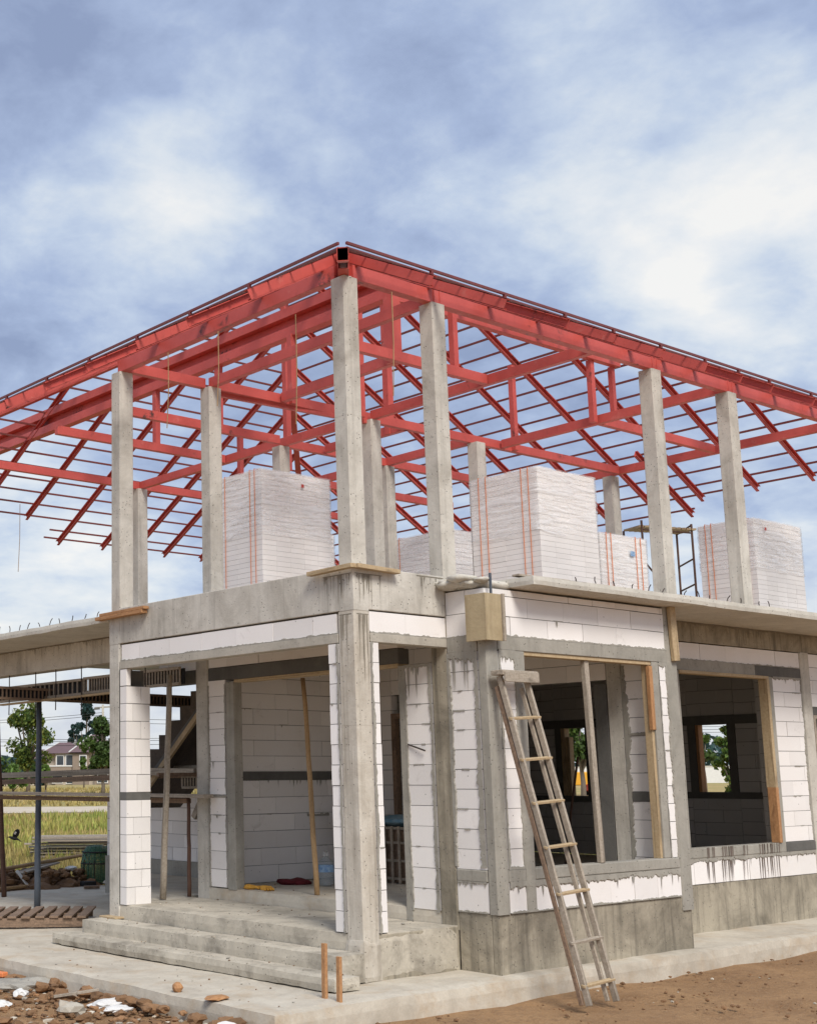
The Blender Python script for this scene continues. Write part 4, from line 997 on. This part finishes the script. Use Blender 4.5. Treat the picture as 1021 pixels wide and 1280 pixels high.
q = MB(); q.add([bl(.0, .06, -.045), bl(.035, .045, -.04), bl(.06, .085, -.065), bl(.03, .105, -.07)], [(0, 1, 2, 3)]); q.build('wing_patch', 'white', bd).modifiers.new('s', 'SOLIDIFY').thickness = .006

# trees
def tree(loc, h, rx, label, mats=('leaf',), trunk_h=.35, nl=2600, ls=.2, clumps=16, cat='tree', group='trees beyond the house', name='leafy_tree', seed=0, flat=.8):
    rnd = random.Random(seed); t = thing(name, label, cat, loc, group); loc = V(loc)
    tb = MB(); th = h * trunk_h; tr_ = h * .022 + .04
    tb.tube([loc + V((0, 0, -.2)), loc + V((.05 * rx, 0, th * .5)), loc + V((0, .04 * rx, th)), loc + V((.03, 0, h * .72))], tr_, 8, 0, 1., tr_ * .3)
    cs = []
    for i in range(clumps):
        a = rnd.uniform(0, 6.283); rr = rx * math.sqrt(rnd.random()) * .78; zf = rnd.random()
        prof = math.sin(math.pi * min(1, .18 + .80 * zf)) ** .7
        c = loc + V((math.cos(a) * rr * prof, math.sin(a) * rr * prof, th * .85 + (h - th * .85) * (.08 + .84 * zf)))
        cs.append((c, rx * rnd.uniform(.24, .42)))
        tb.tube([loc + V((0, 0, th * rnd.uniform(.7, 1.15))), loc.lerp(c, .6) + V((0, 0, .12 * h)), c], tr_ * .42, 5, 0, 1., tr_ * .1)
    tb.build('trunk', 'bark', t, smooth=True)
    lb = MB()
    for i in range(nl):
        c, r = rnd.choice(cs); u = V((rnd.gauss(0, 1), rnd.gauss(0, 1), rnd.gauss(0, 1))).normalized() * r * rnd.random() ** .4
        u.z *= flat; p = c + u
        n_ = V((rnd.gauss(0, 1), rnd.gauss(0, 1), rnd.gauss(.7, 1))).normalized(); a_ = n_.orthogonal().normalized(); b_ = n_.cross(a_)
        k = ls * rnd.uniform(.55, 1.3); m = rnd.choice(range(len(mats))) if len(mats) > 1 else 0
        lb.add([p - a_ * k, p - b_ * k * .55, p + a_ * k, p + b_ * k * .55], [(0, 1, 2, 3)], m, rnd.uniform(.55, 1.3))
    lb.build('crown', list(mats), t)
    return t
def tpx(u, dep, h, wpx, label, **k): return tree(at(dep, px(u, dep)), h, wpx / 2 / 1651.6 * dep, label, **k)
tpx(36, 120, 8.0, 76, 'broad yellow green tree seen between the steel props at far left', mats=('leaf', 'leaf', 'leaf_y', 'leaf_y'), seed=1, nl=3600, ls=.2, clumps=24, trunk_h=.3)
tpx(128, 110, 7.0, 62, 'dark green tree partly hidden by the left porch column, before the far house', mats=('leaf',), seed=2, nl=3400, ls=.2, clumps=22, trunk_h=.22)
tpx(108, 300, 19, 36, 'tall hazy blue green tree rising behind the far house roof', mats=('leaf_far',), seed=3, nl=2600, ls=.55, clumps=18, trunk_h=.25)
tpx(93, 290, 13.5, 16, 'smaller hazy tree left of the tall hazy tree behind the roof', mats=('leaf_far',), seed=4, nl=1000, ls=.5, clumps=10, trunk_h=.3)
tpx(18, 100, 2.6, 36, 'low light green bush tree at far left below the broad tree', mats=('leaf_l',), seed=5, nl=900, ls=.16, clumps=10, trunk_h=.25)
tpx(58, 105, 2.6, 20, 'young light green tree right of the blue grey prop', mats=('leaf_l',), seed=6, nl=800, ls=.15, clumps=9, trunk_h=.3)
tpx(105, 150, 3.6, 17, 'small round light green tree standing in front of the far house', mats=('leaf_l', 'leaf_y'), seed=7, nl=800, ls=.17, clumps=9, trunk_h=.35)
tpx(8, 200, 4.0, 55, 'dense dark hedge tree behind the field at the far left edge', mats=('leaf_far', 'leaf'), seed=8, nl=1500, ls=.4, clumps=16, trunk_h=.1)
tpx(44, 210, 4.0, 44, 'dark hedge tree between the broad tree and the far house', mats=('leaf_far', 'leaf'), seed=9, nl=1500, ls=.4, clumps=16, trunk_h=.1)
tpx(718, 75, 6.2, 66, 'dark leafed tree seen through the first window above the yellow tractor', mats=('leaf',), seed=10, nl=1500, ls=.17, clumps=20, trunk_h=.45)
tpx(905, 62, 5.2, 46, 'yellow green tree seen through the right hand window', mats=('leaf_l', 'leaf_y', 'leaf'), seed=11, nl=1900, ls=.15, clumps=22, trunk_h=.12)
tpx(868, 95, 6.4, 40, 'dark open tree at the left side of the view through the right hand window', mats=('leaf',), seed=12, nl=1000, ls=.2, clumps=16, trunk_h=.4)
fw_ = MB(); rnd = random.Random(5)
for i in range(11000):
    l = rnd.uniform(-170, 330); d = rnd.uniform(330, 380)
    hmax = 9 + 5 * noise.noise(V((l * .04, 0, 0))) + 3 * noise.noise(V((l * .15, 5, 0)))
    if l < -20: hmax *= .62
    p = at(d, l, rnd.random() ** .7 * hmax); n_ = V((rnd.gauss(0, 1), rnd.gauss(0, 1), rnd.gauss(.5, 1))).normalized(); a_ = n_.orthogonal().normalized(); b_ = n_.cross(a_); k = rnd.uniform(.7, 1.7)
    fw_.add([p - a_ * k, p - b_ * k * .6, p + a_ * k, p + b_ * k * .6], [(0, 1, 2, 3)], 0, rnd.uniform(.6, 1.3))
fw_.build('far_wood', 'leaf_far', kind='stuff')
# far house
def local(p, lx, ly, z): return p + RT * lx + FW * ly + V((0, 0, z))
class LB(MB):
    def lbox(s, o, x0, x1, y0, y1, z0, z1, m=0):
        c = [local(o, x, y, z) for z in (z0, z1) for x, y in ((x0, y0), (x1, y0), (x1, y1), (x0, y1))]
        return s.add(c, [(3, 2, 1, 0), (4, 5, 6, 7), (0, 1, 5, 4), (1, 2, 6, 5), (2, 3, 7, 6), (3, 0, 4, 7)], m)
    def hip(s, o, x0, x1, y0, y1, z0, z1, rid):
        ym = (y0 + y1) / 2; vs = [local(o, x0, y0, z0), local(o, x1, y0, z0), local(o, x1, y1, z0), local(o, x0, y1, z0), local(o, x0 + rid, ym, z1), local(o, x1 - rid, ym, z1)]
        return s.add(vs, [(0, 1, 5, 4), (1, 2, 5), (2, 3, 4, 5), (3, 0, 4), (3, 2, 1, 0)])
ho = at(230, px(100, 230)); hs = thing('distant_house', 'finished two storey house with purple brown hip roof across the field', 'house', ho)
LB().lbox(ho, -4.2, 5.5, 0, 8, 0, 5.5).lbox(ho, -5.6, -4.2, 1, 7, 0, 5.3).build('wall', 'cream', hs)
LB().lbox(ho, -1.2, 1.6, -.6, -.01, 0, 5.3).lbox(ho, 2.6, 5.4, -1.4, -.02, 0, 3.1).lbox(ho, -5.2, -1.3, -1.5, -.02, 2.3, 3.1).build('bay', 'taupe', hs)
LB().hip(ho, -1.8, 7.0, -1.2, 8.8, 5.5, 8.6, 3.6).build('roof', 'roof_tile', hs)
LB().hip(ho, -6.8, 1.2, -.6, 7.5, 5.35, 7.3, 3.).build('roof', 'roof_tile', hs)
rd = MB()
for a, b_ in (((-1.8, -1.2, 5.55), (1.8, 3.8, 8.66)), ((7.0, -1.2, 5.55), (3.4, 3.8, 8.66)), ((-6.8, -.6, 5.4), (-3.8, 3.45, 7.36))): rd.beam(local(ho, *a), local(ho, *b_), .2, .12)
rd.build('ridge_cap', 'white', hs)
for x, z, w, h in ((-3.9, 3.4, 1.1, 1.5), (-2.3, 3.3, 1.2, 1.7), (2.4, 3.4, 1.4, 1.6), (4.2, 3.4, .9, 1.6), (-4.6, .4, 1.6, 1.7), (3.2, .4, 1.6, 1.8), (-2.2, .3, 1.8, 1.9), (.1, 3.3, 1., 1.6)):
    y = -.1 if not (-1.2 < x + w / 2 < 1.6) else -.7
    if z < 1 and x > 2: y = -1.5
    f_ = LB().lbox(ho, x - .15, x + w + .15, y - .06, y + .08, z - .15, z + h + .15).build('window', 'white', hs); LB().lbox(ho, x, x + w, y - .1, y - .061, z, z + h).build('pane', 'glass', f_)
LB().lbox(ho, -5.4, -1.2, -1.6, -1.501, 3.101, 3.3).lbox(ho, 2.5, 5.6, -1.6, -.03, 3.11, 3.3).lbox(ho, 5.0, 5.25, -1.3, -1.05, 3.3, 5.5).build('trim', 'white', hs)
ho2 = at(300, px(58, 300)); h2 = thing('distant_house', 'grey roofed house far behind, mostly hidden left of the purple roofed one', 'house', ho2)
LB().lbox(ho2, -4, 4, 0, 7, 0, 5.2).build('wall', 'taupe', h2); LB().hip(ho2, -4.8, 4.8, -.8, 7.8, 5.2, 7.6, 3.4).build('roof', 'roof_tile', h2)
ho3 = at(225, px(-4, 225)); h3 = thing('garden_wall', 'long low pale wall beyond the field under the broad tree', 'wall', ho3)
LB().lbox(ho3, -12, 8.5, 0, .3, 0, 1.5).build('panel', 'cream', h3)
# utility pole with wires
up_ = at(130, px(128.5, 130)); ut = thing('utility_pole', 'slim concrete utility pole with crossarm and wires behind the dark tree', 'utility pole', up_)
MB().tube([up_, up_ + V((0, 0, 8.3))], .14, 8, 0, 1., .1).build('post', 'slab', ut)
MB().beam(up_ - RT * .8 + V((0, 0, 8.0)), up_ + RT * .9 + V((0, 0, 8.1)), .12, .14).build('crossarm', 'mortar', ut)
MB().beam(up_ - RT * .85 + V((0, 0, 7.9)), up_ - RT * .3 + V((0, 0, 7.95)), .16, .22).build('insulator', 'mortar_dark', ut)
def wires(o, zs, l0, l1, dip):
    w = MB()
    for z in zs: w.tube([local(o, l0 + (l1 - l0) * k / 12, 3 * k / 12, z - dip * 4 * (k / 12) * (1 - k / 12)) for k in range(13)], .022, 4)
    return w
wires(up_, (7.7, 7.45), -34, 0, .9).build('wire', 'black', ut); wires(up_, (5.2, 5.0, 4.6), -30, 14, .2).build('wire', 'black', ut); wires(up_, (7.0, 6.6), 0, 30, .3).build('wire', 'black', ut)
p2 = at(140, px(884, 140)); ut2 = thing('utility_pole', 'utility pole with several wires crossing the view of the right hand window', 'utility pole', local(p2, -7, 0, 0))
q2 = local(p2, -7, 0, 0); MB().tube([q2, q2 + V((0, 0, 8.5))], .13, 8).build('post', 'slab', ut2); wires(q2, (6.2, 5.9, 5.6, 5.0), -16, 20, .1).build('wire', 'black', ut2)
# white boundary wall seen through the windows
bo = at(168, px(890, 168)); bwl = thing('boundary_wall', 'white boundary wall beyond the field, seen through the window openings', 'wall', bo)
LB().lbox(bo, -30, 30, 0, .2, -.1, 2.0).build('panel', 'white', bwl)
LB().lbox(bo, -30, 30, -.06, .26, 2.001, 2.12).build('coping', 'slab', bwl)
# tractor
to = at(100, px(722, 100)); tk = thing('yellow_tractor', 'yellow tractor with red front loader parked in the field, seen through the first window', 'tractor', to)
LB().lbox(to, -1.3, .7, 0, 1.2, .75, 1.75).lbox(to, .1, .75, .1, 1.1, .6, .95).build('hood', 'yellow', tk, bevel=.08)
LB().lbox(to, -2.6, -1.3, -.1, 1.3, .7, 1.35).build('fender', 'yellow', tk, bevel=.1)
LB().lbox(to, .05, 1.9, -.15, 1.3, .35, .85).build('loader', 'redp', tk, bevel=.06)
LB().lbox(to, -2.4, -1.25, .1, 1.1, 2.5, 2.6).lbox(to, -2.35, -2.27, .1, .18, 1.35, 2.5).lbox(to, -1.35, -1.27, .1, .18, 1.35, 2.5).lbox(to, -2.35, -2.27, 1.0, 1.08, 1.35, 2.5).lbox(to, -1.35, -1.27, 1.0, 1.08, 1.35, 2.5).build('canopy', 'black', tk)
LB().lbox(to, -.9, -.82, .3, .38, 1.75, 2.5).build('exhaust', 'black', tk)
for lx, r in ((-1.8, .72), (.55, .42)):
    for ly in (-.25, 1.25):
        c = local(to, lx, ly, r); w = MB(); w.tube([c - FW * .16, c + FW * .16], r, 22); o = w.build('wheel', 'black', tk, bevel=.04)
        MB().tube([c - FW * .17, c + FW * .17], r * .45, 16).build('rim', 'yellow' if r > .5 else 'redp', o)

# ================================================================== SKY, SUN, CAMERA
w = bpy.data.worlds.new('World'); S.world = w; w.use_nodes = True
nt = w.node_tree; N = nt.nodes; Lk = nt.links; bg = N['Background']
SUN = V((-.36, -.80, .88)).normalized()
sky = N.new('ShaderNodeTexSky'); sky.sky_type = 'NISHITA'; sky.sun_disc = False
sky.sun_elevation = math.asin(SUN.z); sky.sun_rotation = math.atan2(SUN.x, SUN.y)
sky.air_density = 1.2; sky.dust_density = 1.5
tc = N.new('ShaderNodeTexCoord')
def vm(op, a, b=None):
    n = N.new('ShaderNodeVectorMath'); n.operation = op
    Lk.new(a, n.inputs[0])
    if b is not None:
        if isinstance(b, tuple): n.inputs[1].default_value = b
        else: Lk.new(b, n.inputs[1])
    return n
def mm(op, a, b=None, clamp=False):
    n = N.new('ShaderNodeMath'); n.operation = op; n.use_clamp = clamp
    for i, x in ((0, a), (1, b)):
        if x is None: continue
        if isinstance(x, (int, float)): n.inputs[i].default_value = x
        else: Lk.new(x, n.inputs[i])
    return n.outputs[0]
def mr(a, f0, f1, t0, t1, smooth=True):
    n = N.new('ShaderNodeMapRange'); n.interpolation_type = 'SMOOTHSTEP' if smooth else 'LINEAR'
    Lk.new(a, n.inputs['Value'])
    for k, v in zip(('From Min', 'From Max', 'To Min', 'To Max'), (f0, f1, t0, t1)): n.inputs[k].default_value = v
    return n.outputs[0]
G = tc.outputs['Generated']
sep = N.new('ShaderNodeSeparateXYZ'); Lk.new(G, sep.inputs[0])
zc = mm('MAXIMUM', sep.outputs['Z'], 0.)
den = mm('ADD', zc, .28)
cmb = N.new('ShaderNodeCombineXYZ')
Lk.new(mm('DIVIDE', sep.outputs['X'], den), cmb.inputs[0]); Lk.new(mm('DIVIDE', sep.outputs['Y'], den), cmb.inputs[1])
def nz(scale, det, rough, dist, off):
    mp = N.new('ShaderNodeMapping'); mp.inputs['Location'].default_value = off; Lk.new(cmb.outputs[0], mp.inputs[0])
    n = N.new('ShaderNodeTexNoise'); n.inputs['Scale'].default_value = scale; n.inputs['Detail'].default_value = det
    n.inputs['Roughness'].default_value = rough; n.inputs['Distortion'].default_value = dist
    Lk.new(mp.outputs[0], n.inputs['Vector']); return n.outputs['Fac']
n1 = nz(1.5, 9, .55, .35, (3.1, 1.2, 0)); n2 = nz(4.2, 9, .58, .25, (.4, 7.7, 2))
n3 = nz(9.5, 8, .6, .2, (5.4, 2.7, 4))
f = mm('ADD', mm('MULTIPLY', mm('SUBTRACT', n1, .5), 1.7), mm('MULTIPLY', mm('SUBTRACT', n2, .5), 1.15))
f = mm('ADD', f, mm('MULTIPLY', mm('SUBTRACT', n3, .5), .7))
f = mm('ADD', f, .375)
BL = [((.789, .453, .414), 8, .25), ((.816, .403, .413), 5, .16), ((.819, .473, .325), 5, .20), ((.522, .761, .385), 8, .22), ((.557, .719, .416), 5, .08), ((.852, .493, .174), 7, .17), ((.52, .843, .138), 8, .18),
      ((.626, .621, .471), 10, -.17), ((.787, .396, .474), 7, -.28), ((.451, .759, .469), 8, -.10), ((.838, .44, .335), 2.6, -.22), ((.557, .654, .512), 8, .06)]
for d, deg, wgt in BL:
    dv = V(d).normalized(); dt = vm('DOT_PRODUCT', G, tuple(dv)).outputs['Value']
    f = mm('ADD', f, mr(dt, math.cos(math.radians(deg)), 1., 0., wgt))
f = mm('ADD', f, mr(sep.outputs['Z'], .24, .02, 0., .16))
rp = N.new('ShaderNodeValToRGB'); cr_ = rp.color_ramp
cols = [(0., (.20, .25, .38)), (.28, (.285, .35, .495)), (.5, (.39, .455, .565)), (.68, (.50, .545, .60)), (.85, (.585, .605, .625)), (1., (.66, .655, .64))]
cr_.elements[0].position, cr_.elements[0].color = cols[0][0], (*cols[0][1], 1)
cr_.elements[1].position, cr_.elements[1].color = cols[-1][0], (*cols[-1][1], 1)
for p_, c_ in cols[1:-1]: e = cr_.elements.new(p_); e.color = (*c_, 1)
Lk.new(f, rp.inputs[0])
def mixc(fac, a, b, mode='MIX'):
    n = N.new('ShaderNodeMix'); n.data_type = 'RGBA'; n.blend_type = mode
    if isinstance(fac, float): n.inputs[0].default_value = fac
    else: Lk.new(fac, n.inputs[0])
    for i, x in ((6, a), (7, b)):
        if isinstance(x, tuple): n.inputs[i].default_value = (*x, 1)
        else: Lk.new(x, n.inputs[i])
    return n.outputs[2]
cl_ = mixc(mr(sep.outputs['Z'], .17, .03, 0., .45), rp.outputs[0], (.63, .62, .595))
cl10 = mixc(1., cl_, (10., 10., 10.), 'MULTIPLY')
fin = mixc(.93, sky.outputs[0], cl10)
Lk.new(fin, bg.inputs['Color']); bg.inputs['Strength'].default_value = .1
sun = bpy.data.lights.new('sun', 'SUN'); sun.energy = 2.35; sun.angle = math.radians(22); sun.color = (1, .95, .88)
so = bpy.data.objects.new('sun', sun); COL.objects.link(so); so.rotation_euler = (-SUN).to_track_quat('-Z', 'Y').to_euler()

cam = bpy.data.cameras.new('camera'); co = bpy.data.objects.new('camera', cam); COL.objects.link(co); S.camera = co
cam.sensor_fit = 'VERTICAL'; cam.sensor_height = 36; cam.sensor_width = 36; cam.lens = 1651.6 / 1280 * 36
cam.shift_x = (510.5 - 207.88) / 1280; cam.shift_y = (686.8 - 640) / 1280
yw, pt_, rl = math.radians(53.17518), math.radians(9.77599), math.radians(-.40615)
fwd = V((math.cos(yw) * math.cos(pt_), math.sin(yw) * math.cos(pt_), math.sin(pt_))); rt0 = V((math.sin(yw), -math.cos(yw), 0)); up0 = rt0.cross(fwd)
r1 = rt0 * math.cos(rl) + up0 * math.sin(rl); u1 = -rt0 * math.sin(rl) + up0 * math.cos(rl)
mt = Matrix((r1, u1, -fwd)).transposed().to_4x4(); mt.translation = CAM
co.matrix_world = mt; cam.clip_end = 8000; cam.clip_start = .1
S.render.resolution_x, S.render.resolution_y = 816, 1024
vs_ = S.view_settings; vs_.view_transform = 'Standard'; vs_.look = 'None'; vs_.exposure = .52; vs_.gamma = 1
S.render.engine = 'CYCLES'; S.cycles.use_denoising = True; S.cycles.max_bounces = 8; S.cycles.diffuse_bounces = 4; S.cycles.transparent_max_bounces = 16
